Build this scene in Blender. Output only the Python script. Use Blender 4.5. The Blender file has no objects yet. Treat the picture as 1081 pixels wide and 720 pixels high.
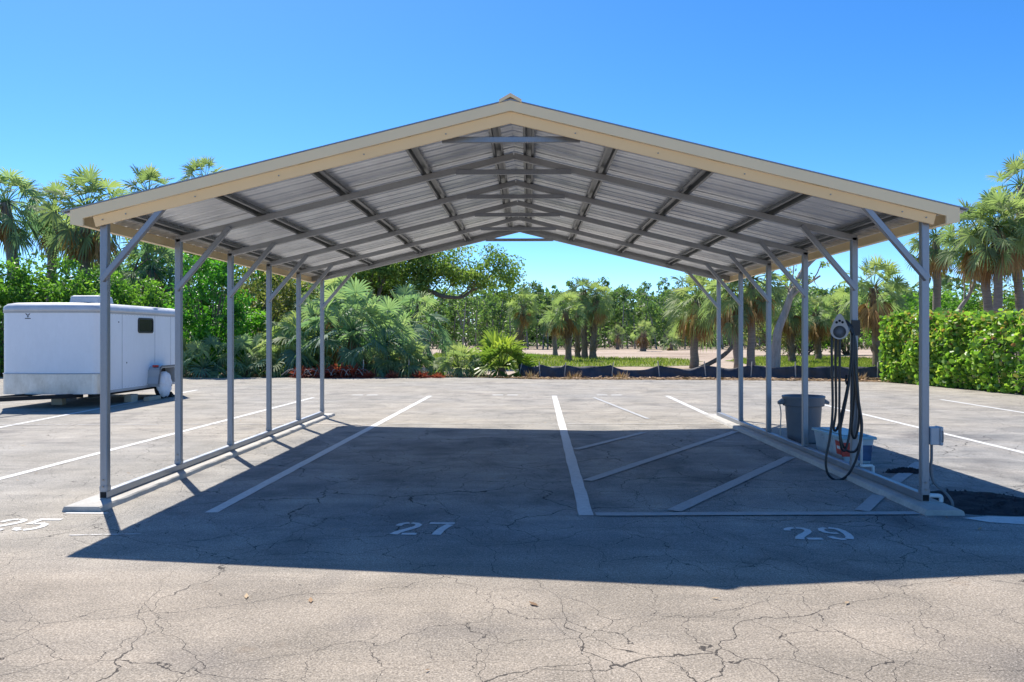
import bpy, math, random
from mathutils import Vector, Matrix

PI = math.pi
S = bpy.context.scene
COL = S.collection
R = math.radians

# ------------------------------------------------------------------ camera
CX, CY, CZ, YAW, FPX, HY = .147, -7.152, 1.457, .01907, 874.7, 354.6
cam_d = bpy.data.cameras.new('camera')
cam = bpy.data.objects.new('camera', cam_d)
COL.objects.link(cam)
cam.location = (CX, CY, CZ)
cam.rotation_euler = (PI / 2, 0, YAW)
cam_d.sensor_width = 36
cam_d.lens = 36 * FPX / 1081
cam_d.shift_y = (HY - 360) / 1081
cam_d.clip_end = 3000
cam_d.clip_start = .05
S.camera = cam


def at(px, d):
    """ground point at depth d along the sight line through photo column px"""
    r = (px - 540.5) / FPX
    c, s = math.cos(YAW), math.sin(YAW)
    return CX + d * (c * r - s), CY + d * (s * r + c)


def hz(py, d):
    return CZ + (HY - py) * d / FPX


# ------------------------------------------------------------------ world and sun
SUN = Vector((-.37, .63, 1.0)).normalized()
w = bpy.data.worlds.new('World')
S.world = w
w.use_nodes = True
nt = w.node_tree
nt.nodes.clear()
wo = nt.nodes.new('ShaderNodeOutputWorld')
bg = nt.nodes.new('ShaderNodeBackground')
sky = nt.nodes.new('ShaderNodeTexSky')
sky.sky_type = 'NISHITA'
sky.sun_disc = False
sky.sun_elevation = math.asin(SUN.z)
sky.sun_rotation = math.atan2(SUN.x, SUN.y)
sky.altitude = 0
sky.air_density = .6
sky.dust_density = .22
sky.ozone_density = 5.5
hsv = nt.nodes.new('ShaderNodeHueSaturation')
hsv.inputs['Saturation'].default_value = 1.24
hsv.inputs['Hue'].default_value = .5
nt.links.new(sky.outputs[0], hsv.inputs['Color'])
nt.links.new(hsv.outputs[0], bg.inputs[0])
bg.inputs[1].default_value = .134
nt.links.new(bg.outputs[0], wo.inputs[0])

sd = bpy.data.lights.new('sun', 'SUN')
sd.energy = 4.2
sd.angle = R(.5)
sd.color = (1.0, .94, .85)
so = bpy.data.objects.new('sun', sd)
COL.objects.link(so)
so.location = (-10, 15, 30)
so.rotation_euler = (-SUN).to_track_quat('-Z', 'Y').to_euler()

S.view_settings.view_transform = 'Standard'
S.view_settings.look = 'None'
S.view_settings.gamma = 1
S.view_settings.use_curve_mapping = False
S.view_settings.exposure = .85
S.render.engine = 'CYCLES'
S.cycles.max_bounces = 8
S.cycles.diffuse_bounces = 4
S.cycles.transparent_max_bounces = 8
S.cycles.sample_clamp_indirect = 6


# ------------------------------------------------------------------ materials
def new_mat(name):
    m = bpy.data.materials.new(name)
    m.use_nodes = True
    n = m.node_tree
    b = n.nodes['Principled BSDF']
    return m, n, b


class NB:
    """small node helper"""
    def __init__(s, n):
        s.n = n

    def add(s, t, **k):
        x = s.n.nodes.new(t)
        for a, v in k.items():
            setattr(x, a, v)
        return x

    def link(s, a, b):
        s.n.links.new(a, b)

    def put(s, sock, v):
        if isinstance(v, bpy.types.NodeSocket):
            s.link(v, sock)
        else:
            sock.default_value = v

    def noise(s, vec, scale, detail=4, rough=.55, dist=0):
        x = s.add('ShaderNodeTexNoise')
        if vec is not None:
            s.link(vec, x.inputs['Vector'])
        x.inputs['Scale'].default_value = scale
        x.inputs['Detail'].default_value = detail
        x.inputs['Roughness'].default_value = rough
        x.inputs['Distortion'].default_value = dist
        return x

    def ramp(s, v, lo, hi, a=0., b=1., smooth=False):
        x = s.add('ShaderNodeMapRange')
        x.clamp = True
        if smooth:
            x.interpolation_type = 'SMOOTHSTEP'
        s.link(v, x.inputs[0])
        for i, q in zip((1, 2, 3, 4), (lo, hi, a, b)):
            x.inputs[i].default_value = q
        return x.outputs[0]

    def math(s, op, a, b=None):
        x = s.add('ShaderNodeMath', operation=op)
        s.put(x.inputs[0], a)
        if b is not None:
            s.put(x.inputs[1], b)
        return x.outputs[0]

    def mix(s, f, a, b, mode='MIX'):
        x = s.add('ShaderNodeMix', data_type='RGBA', blend_type=mode)
        s.put(x.inputs[0], f)
        s.put(x.inputs[6], a if isinstance(a, bpy.types.NodeSocket) else tuple(a) + (1,))
        s.put(x.inputs[7], b if isinstance(b, bpy.types.NodeSocket) else tuple(b) + (1,))
        return x.outputs[2]

    def mapping(s, vec, scale=(1, 1, 1), rot=(0, 0, 0), loc=(0, 0, 0)):
        x = s.add('ShaderNodeMapping')
        s.link(vec, x.inputs[0])
        x.inputs['Scale'].default_value = scale
        x.inputs['Rotation'].default_value = rot
        x.inputs['Location'].default_value = loc
        return x.outputs[0]

    def bump(s, h, strength=.3, dist=.01, normal=None):
        x = s.add('ShaderNodeBump')
        s.link(h, x.inputs['Height'])
        x.inputs['Strength'].default_value = strength
        x.inputs['Distance'].default_value = dist
        if normal is not None:
            s.link(normal, x.inputs['Normal'])
        return x.outputs[0]

    def pos(s):
        return s.add('ShaderNodeNewGeometry').outputs['Position']

    def obj(s):
        return s.add('ShaderNodeTexCoord').outputs['Object']


def surf(name, col, rough=.6, metal=0., var=.12, scale=6, stretch=(1, 1, 1), col2=None, bump=0., spec=.5, fine=0.):
    m, n, b = new_mat(name)
    q = NB(n)
    v = q.mapping(q.obj(), stretch)
    t = q.noise(v, scale, 5, .6)
    c1 = tuple(c * (1 - var) for c in col)
    c2 = col2 or tuple(min(1, c * (1 + var)) for c in col)
    c = q.mix(q.ramp(t.outputs[0], .3, .7), c1, c2)
    if fine:
        t2 = q.noise(v, scale * 12, 3, .7)
        c = q.mix(1., c, q.mix(q.ramp(t2.outputs[0], .3, .7), (1 - fine,) * 3, (1, 1, 1)), 'MULTIPLY')
    q.link(c, b.inputs['Base Color'])
    q.link(q.ramp(t.outputs[0], .3, .7, rough * .85, min(1, rough * 1.15)), b.inputs['Roughness'])
    b.inputs['Metallic'].default_value = metal
    b.inputs['Specular IOR Level'].default_value = spec
    if bump:
        q.link(q.bump(t.outputs[0], bump, .01), b.inputs['Normal'])
    return m


def leaf_mat(name, cols, rough=.42, trans=.28, spec=.5, gain=1.45):
    """leaves: colour chosen per leaf from the face attribute v, a little per plant"""
    m, n, b = new_mat(name)
    q = NB(n)
    a = q.add('ShaderNodeAttribute', attribute_name='v')
    oi = q.add('ShaderNodeObjectInfo')
    r = q.add('ShaderNodeValToRGB')
    e = r.color_ramp.elements
    while len(e) < len(cols):
        e.new(.5)
    for i, c in enumerate(cols):
        e[i].position = i / (len(cols) - 1)
        e[i].color = tuple(min(1, x * gain) for x in c) + (1,)
    v = q.math('ADD', a.outputs['Fac'], q.ramp(oi.outputs['Random'], 0, 1, -.1, .1))
    q.link(v, r.inputs[0])
    q.link(r.outputs[0], b.inputs['Base Color'])
    b.inputs['Roughness'].default_value = rough
    b.inputs['Specular IOR Level'].default_value = spec
    tr = q.add('ShaderNodeBsdfTranslucent')
    q.link(q.mix(1., r.outputs[0], (1.25, 1.4, .75), 'MULTIPLY'), tr.inputs[0])
    ms = q.add('ShaderNodeMixShader')
    ms.inputs[0].default_value = min(.5, trans * 1.6)
    q.link(b.outputs[0], ms.inputs[1])
    q.link(tr.outputs[0], ms.inputs[2])
    q.link(ms.outputs[0], n.nodes['Material Output'].inputs[0])
    return m


def asphalt_mat():
    m, n, b = new_mat('asphalt')
    q = NB(n)
    p = q.pos()
    big = q.noise(p, .22, 4, .6)
    mid = q.noise(p, 1.3, 6, .62, .4)
    grain = q.noise(p, 95, 2, .75)
    grain2 = q.noise(p, 34, 3, .7)
    c = q.mix(q.ramp(big.outputs[0], .36, .64), (.335, .31, .272), (.285, .278, .265))
    # front drive lane: bare aggregate, a little warmer
    sep = q.add('ShaderNodeSeparateXYZ')
    q.link(p, sep.inputs[0])
    lane = q.ramp(sep.outputs[1], -2.6, -.6, 1, 0, True)
    c = q.mix(q.math('MULTIPLY', lane, .8), c, (.285, .246, .203))
    # bays under the carport: seal coat colour carries the roof's bluish shade, worn patches
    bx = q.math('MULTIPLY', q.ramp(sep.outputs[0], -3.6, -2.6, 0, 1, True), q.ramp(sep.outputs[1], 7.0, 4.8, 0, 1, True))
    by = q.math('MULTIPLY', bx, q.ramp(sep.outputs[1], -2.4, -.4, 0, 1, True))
    seal_shade = q.math('MULTIPLY', by, q.ramp(mid.outputs[0], .3, .62, 1., .45))
    c = q.mix(q.math('MULTIPLY', seal_shade, .6), c, (.245, .265, .295))
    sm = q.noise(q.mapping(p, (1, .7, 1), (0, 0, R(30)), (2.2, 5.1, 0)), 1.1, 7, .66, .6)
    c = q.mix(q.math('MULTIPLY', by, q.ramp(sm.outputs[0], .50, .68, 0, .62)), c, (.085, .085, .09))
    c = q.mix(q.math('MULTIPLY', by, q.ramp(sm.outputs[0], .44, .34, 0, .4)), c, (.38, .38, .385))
    # mottling
    c = q.mix(1., c, q.mix(q.ramp(mid.outputs[0], .3, .7), (.74, .73, .70), (1.2, 1.17, 1.12)), 'MULTIPLY')
    # tracks and dusty streaks along the aisles
    st = q.noise(q.mapping(p, (.35, 2.4, 1), (0, 0, R(2))), 1.6, 5, .6)
    c = q.mix(1., c, q.mix(q.ramp(st.outputs[0], .33, .67), (.86, .86, .85), (1.1, 1.08, 1.05)), 'MULTIPLY')
    # pale scuffs, strongest on the right
    sc = q.noise(q.mapping(p, (.4, 2.6, 1), (0, 0, R(-4)), (3.2, 1.4, 0)), 1.1, 6, .62)
    ms = q.math('MULTIPLY', q.ramp(sc.outputs[0], .6, .7), q.ramp(sep.outputs[0], 2., 6.5, .1, .6, True))
    ms = q.math('MULTIPLY', ms, q.ramp(sep.outputs[1], .5, 3.5, 0, 1, True))
    c = q.mix(ms, c, (.40, .36, .31))
    # oil stains and brown spots
    so_ = q.noise(q.mapping(p, (1, 1, 1), (0, 0, 0), (7.3, 2.2, 0)), .9, 3, .5)
    c = q.mix(q.ramp(so_.outputs[0], .58, .74, 0, .6), c, (.09, .085, .085))
    br = q.noise(q.mapping(p, (1, 1, 1), (0, 0, 0), (1.3, 8.2, 0)), 1.6, 4, .6)
    c = q.mix(q.math('MULTIPLY', q.ramp(br.outputs[0], .64, .76, 0, .45), lane), c, (.20, .14, .09))
    # aggregate
    g = q.math('MULTIPLY', q.ramp(grain.outputs[0], .3, .7, .45, 1.6), q.ramp(grain2.outputs[0], .3, .7, .8, 1.2))
    gc = q.add('ShaderNodeCombineColor')
    for i in range(3):
        q.link(g, gc.inputs[i])
    c = q.mix(1., c, gc.outputs[0], 'MULTIPLY')
    wh = q.ramp(grain.outputs[0], .63, .70, 0, .75)
    c = q.mix(q.math('MULTIPLY', wh, q.ramp(lane, 0, 1, .35, 1)), c, (.55, .5, .44))

    def cracks(scale, wid, warp, wscale, off, m_lo, m_hi, mscale):
        nz = q.noise(q.mapping(p, (1, 1, 1), (0, 0, 0), off), wscale, 6, .5)
        sub = q.add('ShaderNodeVectorMath', operation='SUBTRACT')
        q.link(nz.outputs['Color'], sub.inputs[0])
        sub.inputs[1].default_value = (.5, .5, .5)
        mul = q.add('ShaderNodeVectorMath', operation='SCALE')
        q.link(sub.outputs[0], mul.inputs[0])
        mul.inputs['Scale'].default_value = warp
        ad = q.add('ShaderNodeVectorMath', operation='ADD')
        q.link(p, ad.inputs[0])
        q.link(mul.outputs[0], ad.inputs[1])
        vo = q.add('ShaderNodeTexVoronoi', feature='DISTANCE_TO_EDGE', voronoi_dimensions='2D')
        vo.inputs['Randomness'].default_value = .9
        q.link(q.mapping(ad.outputs[0], (1, .8, 1), (0, 0, R(20)), off), vo.inputs['Vector'])
        vo.inputs['Scale'].default_value = scale
        mk = q.noise(q.mapping(p, (1, 1, 1), (0, 0, 0), (off[1], off[0], 0)), mscale, 3, .6)
        wd = q.ramp(mk.outputs[0], m_lo, m_hi, 0, wid)
        # inside = distance below the local width
        return q.math('MULTIPLY', q.math('LESS_THAN', vo.outputs[0], wd), q.ramp(mk.outputs[0], m_lo, m_lo + .08, 0, 1))
    k1 = cracks(.5, .0017, .9, 1.1, (3.1, 1.7, 0), .25, .6, .5)
    k2 = cracks(1.0, .0034, .6, 2.1, (9.1, 4.7, 0), .30, .64, .45)
    k3 = cracks(2.3, .0075, .32, 3.5, (5.5, 12.2, 0), .38, .70, .4)
    k4 = q.math('MULTIPLY', cracks(.8, .0062, .8, 1.6, (14.1, 3.3, 0), .34, .6, .6), by)
    k = q.math('MINIMUM', q.math('ADD', q.math('ADD', q.math('ADD', k1, k2), k3), k4), 1.)
    c = q.mix(q.math('MULTIPLY', k, .92), c, (.04, .034, .03))
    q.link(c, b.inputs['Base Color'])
    b.inputs['Roughness'].default_value = .88
    b.inputs['Specular IOR Level'].default_value = .3
    h = q.math('SUBTRACT', q.math('ADD', grain.outputs[0], q.math('MULTIPLY', grain2.outputs[0], .6)), q.math('MULTIPLY', k, 1.2))
    q.link(q.bump(h, .55, .006), b.inputs['Normal'])
    return m


def paint_mat(name, col, wear_lo, wear_hi, scale=14):
    """road paint; worn spots are left open so that the asphalt below shows"""
    m, n, b = new_mat(name)
    q = NB(n)
    p = q.pos()
    t = q.noise(p, scale, 6, .7)
    t2 = q.noise(p, 90, 2, .7)
    big = q.noise(p, 1.7, 3, .6)
    c = q.mix(q.ramp(t.outputs[0], .35, .65), tuple(x * .82 for x in col), col)
    c = q.mix(q.ramp(t2.outputs[0], .35, .6, .35, 0), c, tuple(x * .5 for x in col))
    q.link(c, b.inputs['Base Color'])
    b.inputs['Roughness'].default_value = .75
    f = q.math('ADD', q.math('ADD', t.outputs[0], q.math('MULTIPLY', t2.outputs[0], .45)), q.math('MULTIPLY', big.outputs[0], .5))
    open_ = q.ramp(f, wear_lo, wear_hi, 0, 1)
    tr = q.add('ShaderNodeBsdfTransparent')
    ms = q.add('ShaderNodeMixShader')
    q.link(open_, ms.inputs[0])
    q.link(tr.outputs[0], ms.inputs[1])
    q.link(b.outputs[0], ms.inputs[2])
    q.link(ms.outputs[0], n.nodes['Material Output'].inputs[0])
    return m


def ground_mat(name, cols, scale, fine=40, bump=.4):
    m, n, b = new_mat(name)
    q = NB(n)
    p = q.pos()
    t = q.noise(p, scale, 6, .62, .3)
    t2 = q.noise(p, fine, 3, .7)
    r = q.add('ShaderNodeValToRGB')
    e = r.color_ramp.elements
    while len(e) < len(cols):
        e.new(.5)
    for i, c in enumerate(cols):
        e[i].position = .3 + .4 * i / (len(cols) - 1)
        e[i].color = tuple(c) + (1,)
    q.link(t.outputs[0], r.inputs[0])
    c = q.mix(1., r.outputs[0], q.mix(q.ramp(t2.outputs[0], .3, .7), (.7, .7, .7), (1.25, 1.25, 1.25)), 'MULTIPLY')
    q.link(c, b.inputs['Base Color'])
    b.inputs['Roughness'].default_value = .95
    b.inputs['Specular IOR Level'].default_value = .2
    q.link(q.bump(t2.outputs[0], bump, .03), b.inputs['Normal'])
    return m


M = {}
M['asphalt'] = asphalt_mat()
M['paint'] = paint_mat('white_road_paint', (.70, .69, .66), .62, .76)
M['paint_number'] = paint_mat('stencil_paint', (.74, .73, .70), .42, .56)
M['paint_old'] = paint_mat('faded_road_paint', (.46, .46, .45), .56, .80)
M['paint_thin'] = paint_mat('thin_road_paint', (.55, .53, .5), .78, 1.0)
M['ground'] = ground_mat('sandy_ground', [(.30, .23, .165), (.42, .335, .26), (.50, .40, .32)], .12, 5)
M['soil'] = ground_mat('soil_litter', [(.085, .06, .04), (.17, .12, .08), (.30, .23, .16)], 1.6, 25)
M['lawn'] = ground_mat('lawn_soil', [(.12, .15, .035), (.17, .20, .045), (.30, .27, .13)], .5, 14)
M['grass'] = leaf_mat('grass_blade', [(.12, .17, .03), (.18, .235, .04), (.28, .28, .09)], .6, .3, .3, 1.1)
M['litter'] = leaf_mat('dry_leaf', [(.13, .075, .04), (.26, .16, .085), (.38, .28, .17)], .8, .1)
M['patch'] = ground_mat('fresh_asphalt', [(.022, .022, .025), (.04, .04, .045), (.075, .075, .08)], 6, 60, .9)
M['concrete'] = surf('concrete', (.50, .48, .44), .88, 0, .18, 3.5, bump=.25, fine=.18, spec=.3)
M['galv'] = surf('galvanised_steel', (.31, .33, .36), .45, .65, .10, 5, (1, 1, .35), fine=.10)
M['purlin'] = surf('shaded_galvanised_channel', (.20, .21, .22), .45, .7, .12, 4, fine=.1)  # galvanised steel, darkened to put the shade inside the channels into its colour
M['galv_in'] = surf('galvanised_rafter', (.40, .41, .42), .5, .5, .1, 4, fine=.1)
M['dark'] = surf('black_shadow_gap', (.012, .012, .013), .9, 0, .1)
M['tan'] = surf('tan_trim_paint', (.93, .72, .42), .42, 0, .03, 2)
M['tan_low'] = surf('tan_trim_bounce', (.92, .69, .39), .42, 0, .03, 2)  # tan trim with warm light bounced off the ground put into its colour
M['bolt'] = surf('zinc_bolt', (.3, .29, .27), .4, .9, .1)
M['white_metal'] = surf('white_trailer_skin', (.82, .83, .85), .38, 0, .05, 1.2, (1, 1, .4), fine=.04)
M['seam'] = surf('aged_seam', (.52, .53, .55), .5, .1, .15, 3)
M['roof_white'] = surf('trailer_roof_skin', (.55, .56, .57), .5, .1, .14, 2.5)
M['treadplate'] = surf('aluminium_plate', (.55, .54, .53), .35, .8, .25, 3, (1, 1, .5), fine=.12)
M['rubber'] = surf('rubber', (.02, .02, .02), .8, 0, .2)
M['black_plastic'] = surf('black_plastic', (.015, .015, .016), .42, 0, .2)
M['hose'] = surf('black_hose', (.012, .012, .014), .38, 0, .2)
M['tarp'] = surf('pale_cloth', (.80, .81, .83), .7, 0, .1, 9, bump=.4)
M['red_lamp'] = surf('red_lens', (.5, .02, .02), .25, 0, .1)
M['glass_dark'] = surf('tinted_glass', (.03, .032, .03), .08, 0, .3, 4)
M['wood'] = surf('raw_lumber', (.48, .40, .30), .8, 0, .2, 3, (1, 6, 6))
M['stake'] = surf('weathered_stake', (.50, .44, .37), .85, 0, .15, 3, (4, 4, 1))
M['can'] = surf('grey_plastic', (.15, .165, .185), .5, 0, .12, 4, fine=.08)
M['beige'] = surf('beige_plastic', (.46, .44, .41), .45, 0, .05, 3)
M['pvc'] = surf('white_pvc', (.72, .72, .70), .35, 0, .05, 3)
M['box_grey'] = surf('grey_enclosure', (.42, .44, .46), .4, .1, .06, 3)
M['conduit'] = surf('grey_conduit', (.16, .165, .17), .5, 0, .1, 3)
M['tub'] = surf('clear_tub_plastic', (.50, .56, .58), .3, 0, .12, 4)
M['tub_lid'] = surf('blue_lid', (.22, .42, .50), .4, 0, .08, 4)
M['label_red'] = surf('red_label', (.55, .06, .04), .5, 0, .1, 9)
M['label_white'] = surf('white_label', (.72, .72, .7), .5, 0, .08, 9)
M['tub_blue'] = surf('blue_contents', (.045, .10, .20), .5, 0, .4, 7)
M['silt'] = surf('black_geotextile', (.045, .047, .06), .6, 0, .45, 5, (1, 1, .4))
M['bark_palm'] = surf('palm_bark', (.25, .21, .175), .92, 0, .3, 4, (1, 1, 7), bump=.6, fine=.3)
M['bark_boot'] = surf('palm_boots', (.24, .175, .125), .92, 0, .35, 6, bump=.5, fine=.3)
M['bark'] = surf('tree_bark', (.17, .14, .115), .95, 0, .35, 4, (3, 3, .7), bump=.7, fine=.3)
M['bark_pale'] = surf('pale_bark', (.33, .30, .265), .95, 0, .25, 4, (3, 3, .7), bump=.5, fine=.2)
M['palm'] = leaf_mat('palm_frond', [(.075, .105, .065), (.11, .145, .07), (.15, .18, .085), (.20, .21, .10)], .58, .32, .25, 2.0)
M['palm_blue'] = leaf_mat('blue_palm_frond', [(.045, .085, .065), (.075, .125, .085), (.12, .165, .09), (.19, .20, .11)], .6, .3, .25, 2.2)
M['palm_bright'] = leaf_mat('bright_palm_frond', [(.08, .13, .03), (.14, .20, .035), (.24, .28, .05), (.30, .29, .10)], .4, .3, .5)
M['dead'] = leaf_mat('dead_frond', [(.10, .055, .03), (.20, .115, .055), (.33, .22, .11), (.40, .31, .19)], .8, .12, .2)
M['shrub'] = leaf_mat('shrub_leaf', [(.03, .075, .015), (.06, .13, .02), (.11, .20, .03), (.20, .26, .06)], .45, .32, .4, 2.0)
M['shrub_vivid'] = leaf_mat('vivid_leaf', [(.025, .09, .015), (.045, .16, .02), (.09, .25, .025), (.20, .34, .04)], .42, .32)
M['shrub_olive'] = leaf_mat('olive_leaf', [(.07, .085, .03), (.13, .145, .045), (.22, .22, .07), (.32, .29, .12)], .5, .25)
M['oak'] = leaf_mat('oak_leaf', [(.04, .07, .02), (.075, .12, .03), (.13, .17, .045), (.20, .22, .07)], .5, .3, .3, 2.1)
M['wood_leaf'] = leaf_mat('mangrove_leaf', [(.035, .07, .028), (.06, .105, .04), (.10, .15, .05), (.15, .18, .06)], .45, .3, .4, 1.75)
M['grape'] = leaf_mat('sea_grape_leaf', [(.035, .075, .018), (.07, .14, .022), (.13, .21, .03), (.21, .27, .05), (.22, .13, .06)], .38, .32, .5, 2.0)
M['grape_new'] = leaf_mat('bronze_new_leaf', [(.20, .08, .045), (.28, .15, .06), (.36, .30, .09)], .4, .25)
M['red_leaf'] = leaf_mat('red_leaf', [(.12, .025, .02), (.25, .045, .032), (.32, .12, .07)], .6, .2, .2, 1.3)


# ------------------------------------------------------------------ mesh builder
class MB:
    def __init__(s):
        s.v, s.f, s.a = [], [], []

    def add(s, verts, faces, val=.5):
        o = len(s.v)
        s.v += [tuple(p) for p in verts]
        for f in faces:
            s.f.append(tuple(i + o for i in f))
            s.a.append(val)

    def box(s, x0, x1, y0, y1, z0, z1):
        s.add([(x0, y0, z0), (x1, y0, z0), (x1, y1, z0), (x0, y1, z0), (x0, y0, z1), (x1, y0, z1), (x1, y1, z1), (x0, y1, z1)],
              [(3, 2, 1, 0), (4, 5, 6, 7), (0, 1, 5, 4), (1, 2, 6, 5), (2, 3, 7, 6), (3, 0, 4, 7)])

    def bar(s, a, b, wx, wz, up=(0, 0, 1), ch=.0):
        """rectangular bar from a to b; wx across, wz along up; small chamfer"""
        a, b = Vector(a), Vector(b)
        t = (b - a).normalized()
        u = Vector(up)
        sd_ = t.cross(u)
        if sd_.length < 1e-4:
            sd_ = t.cross(Vector((0, 1, 0)))
        sd_.normalize()
        u = sd_.cross(t).normalized()
        hx, hz_ = wx / 2, wz / 2
        c = ch or min(hx, hz_) * .18
        prof = [(-hx + c, -hz_), (hx - c, -hz_), (hx, -hz_ + c), (hx, hz_ - c), (hx - c, hz_), (-hx + c, hz_), (-hx, hz_ - c), (-hx, -hz_ + c)]
        vs = [p + sd_ * x + u * z for p in (a, b) for x, z in prof]
        n = 8
        s.add(vs, [tuple(range(n - 1, -1, -1)), tuple(range(n, 2 * n))] + [(i, (i + 1) % n, n + (i + 1) % n, n + i) for i in range(n)])

    def tube(s, pts, rad, n=8, cap=True, val=.5):
        pts = [Vector(p) for p in pts]
        if not isinstance(rad, (list, tuple)):
            rad = [rad] * len(pts)
        vs = []
        ref = Vector((0, 0, 1))
        t0 = (pts[1] - pts[0]).normalized()
        if abs(t0.z) > .9:
            ref = Vector((0, 1, 0))
        u = t0.cross(ref).normalized()
        for i, p in enumerate(pts):
            t = (pts[min(i + 1, len(pts) - 1)] - pts[max(i - 1, 0)]).normalized()
            u = (u - t * u.dot(t)).normalized()
            w_ = t.cross(u)
            for k in range(n):
                an = 2 * PI * k / n
                vs.append(p + (u * math.cos(an) + w_ * math.sin(an)) * rad[i])
        fs = []
        for i in range(len(pts) - 1):
            for k in range(n):
                k2 = (k + 1) % n
                fs.append((i * n + k, i * n + k2, (i + 1) * n + k2, (i + 1) * n + k))
        if cap:
            fs.append(tuple(range(n - 1, -1, -1)))
            fs.append(tuple(range((len(pts) - 1) * n, len(pts) * n)))
        s.add(vs, fs, val)

    def lathe(s, prof, n=28, c=(0, 0, 0)):
        vs = [(c[0] + r * math.cos(2 * PI * k / n), c[1] + r * math.sin(2 * PI * k / n), c[2] + z) for r, z in prof for k in range(n)]
        fs = []
        for i in range(len(prof) - 1):
            for k in range(n):
                k2 = (k + 1) % n
                fs.append((i * n + k, i * n + k2, (i + 1) * n + k2, (i + 1) * n + k))
        s.add(vs, fs)

    def sweep(s, prof, d0, d1, axis):
        """extrude a closed 2-D profile of 3-D points by a vector pair (offsets)"""
        n = len(prof)
        vs = [Vector(p) + Vector(d0) for p in prof] + [Vector(p) + Vector(d1) for p in prof]
        s.add(vs, [tuple(range(n - 1, -1, -1)), tuple(range(n, 2 * n))] + [(i, (i + 1) % n, n + (i + 1) % n, n + i) for i in range(n)])

    def poly(s, pts, z):
        s.add([(x, y, z) for x, y in pts], [tuple(range(len(pts)))])

    def build(s, name, mat, parent=None, smooth=False, origin=None):
        me = bpy.data.meshes.new(name)
        o3 = Vector(origin) if origin is not None else (Vector(parent.location) if parent is not None and parent.get('_abs') else Vector((0, 0, 0)))
        vv = [(x - o3.x, y - o3.y, z - o3.z) for x, y, z in s.v]
        me.from_pydata(vv, [], s.f)
        at_ = me.attributes.new('v', 'FLOAT', 'FACE')
        at_.data.foreach_set('value', s.a)
        me.validate()
        if smooth:
            me.polygons.foreach_set('use_smooth', [True] * len(me.polygons))
        me.materials.append(mat)
        ob = bpy.data.objects.new(name, me)
        COL.objects.link(ob)
        if parent is not None:
            ob.parent = parent
        if origin is not None:
            ob.location = o3
        return ob


def thing(name, label, cat, loc, rz=0, group=None, absolute=True):
    o = bpy.data.objects.new(name, None)
    COL.objects.link(o)
    o.location = loc
    o.rotation_euler = (0, 0, rz)
    o.empty_display_size = .2
    o['label'] = label
    o['category'] = cat
    if group:
        o['group'] = group
    if absolute:
        o['_abs'] = 1            # parts are given in world coordinates
    return o


def tag(o, label, cat, group=None):
    o['label'] = label
    o['category'] = cat
    if group:
        o['group'] = group
    return o


def struct(o, kind='structure'):
    o['kind'] = kind
    return o


def bevel(o, wdt=.01, seg=2):
    m = o.modifiers.new('bevel', 'BEVEL')
    m.width = wdt
    m.segments = seg
    m.limit_method = 'ANGLE'
    return o


# ------------------------------------------------------------------ ground
rnd = random.Random(5)
g = MB()
N = 40
g.add([(-700, -300, -.06), (700, -300, -.06), (700, 1100, -.06), (-700, 1100, -.06)], [(0, 1, 2, 3)])
struct(g.build('ground', M['ground']))

EDGE = [(-60, 21.2), (-24, 21.4), (-16, 21.7), (-11, 21.9), (-7, 22.3), (-3.5, 22.2), (-1.2, 21.7), (.3, 20.7), (2.5, 20.5), (6, 20.4), (9, 19.9), (11.3, 19.2)]
RIGHT = [(11.6, 18.2), (12.1, 15), (12.7, 11.5), (13.8, 6), (15.5, -2), (18, -14), (18, -30)]
g = MB()
back = []
for (x0, y0), (x1, y1) in zip(EDGE[:-1], EDGE[1:]):
    k = max(2, int((x1 - x0) / .5))
    for i in range(k):
        back.append((x0 + (x1 - x0) * i / k, y0 + (y1 - y0) * i / k + rnd.uniform(-.06, .06)))
back.append(EDGE[-1])
g.poly([(-60, -30)] + [(18, -30)] + RIGHT[::-1][1:] + back[::-1], 0)
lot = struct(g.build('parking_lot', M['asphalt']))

# soil strip along the back and right of the lot
g = MB()
g.poly([(x, y - .5) for x, y in EDGE] + [(12.5, 18), (14, 11), (16, 2), (26, 2), (22, 17), (15, 23.5), (9, 23.6), (3, 23.4), (0, 24.2), (-3, 25.5), (-10, 40), (-60, 48)], -.03)
struct(g.build('soil_strip', M['soil']))

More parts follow.
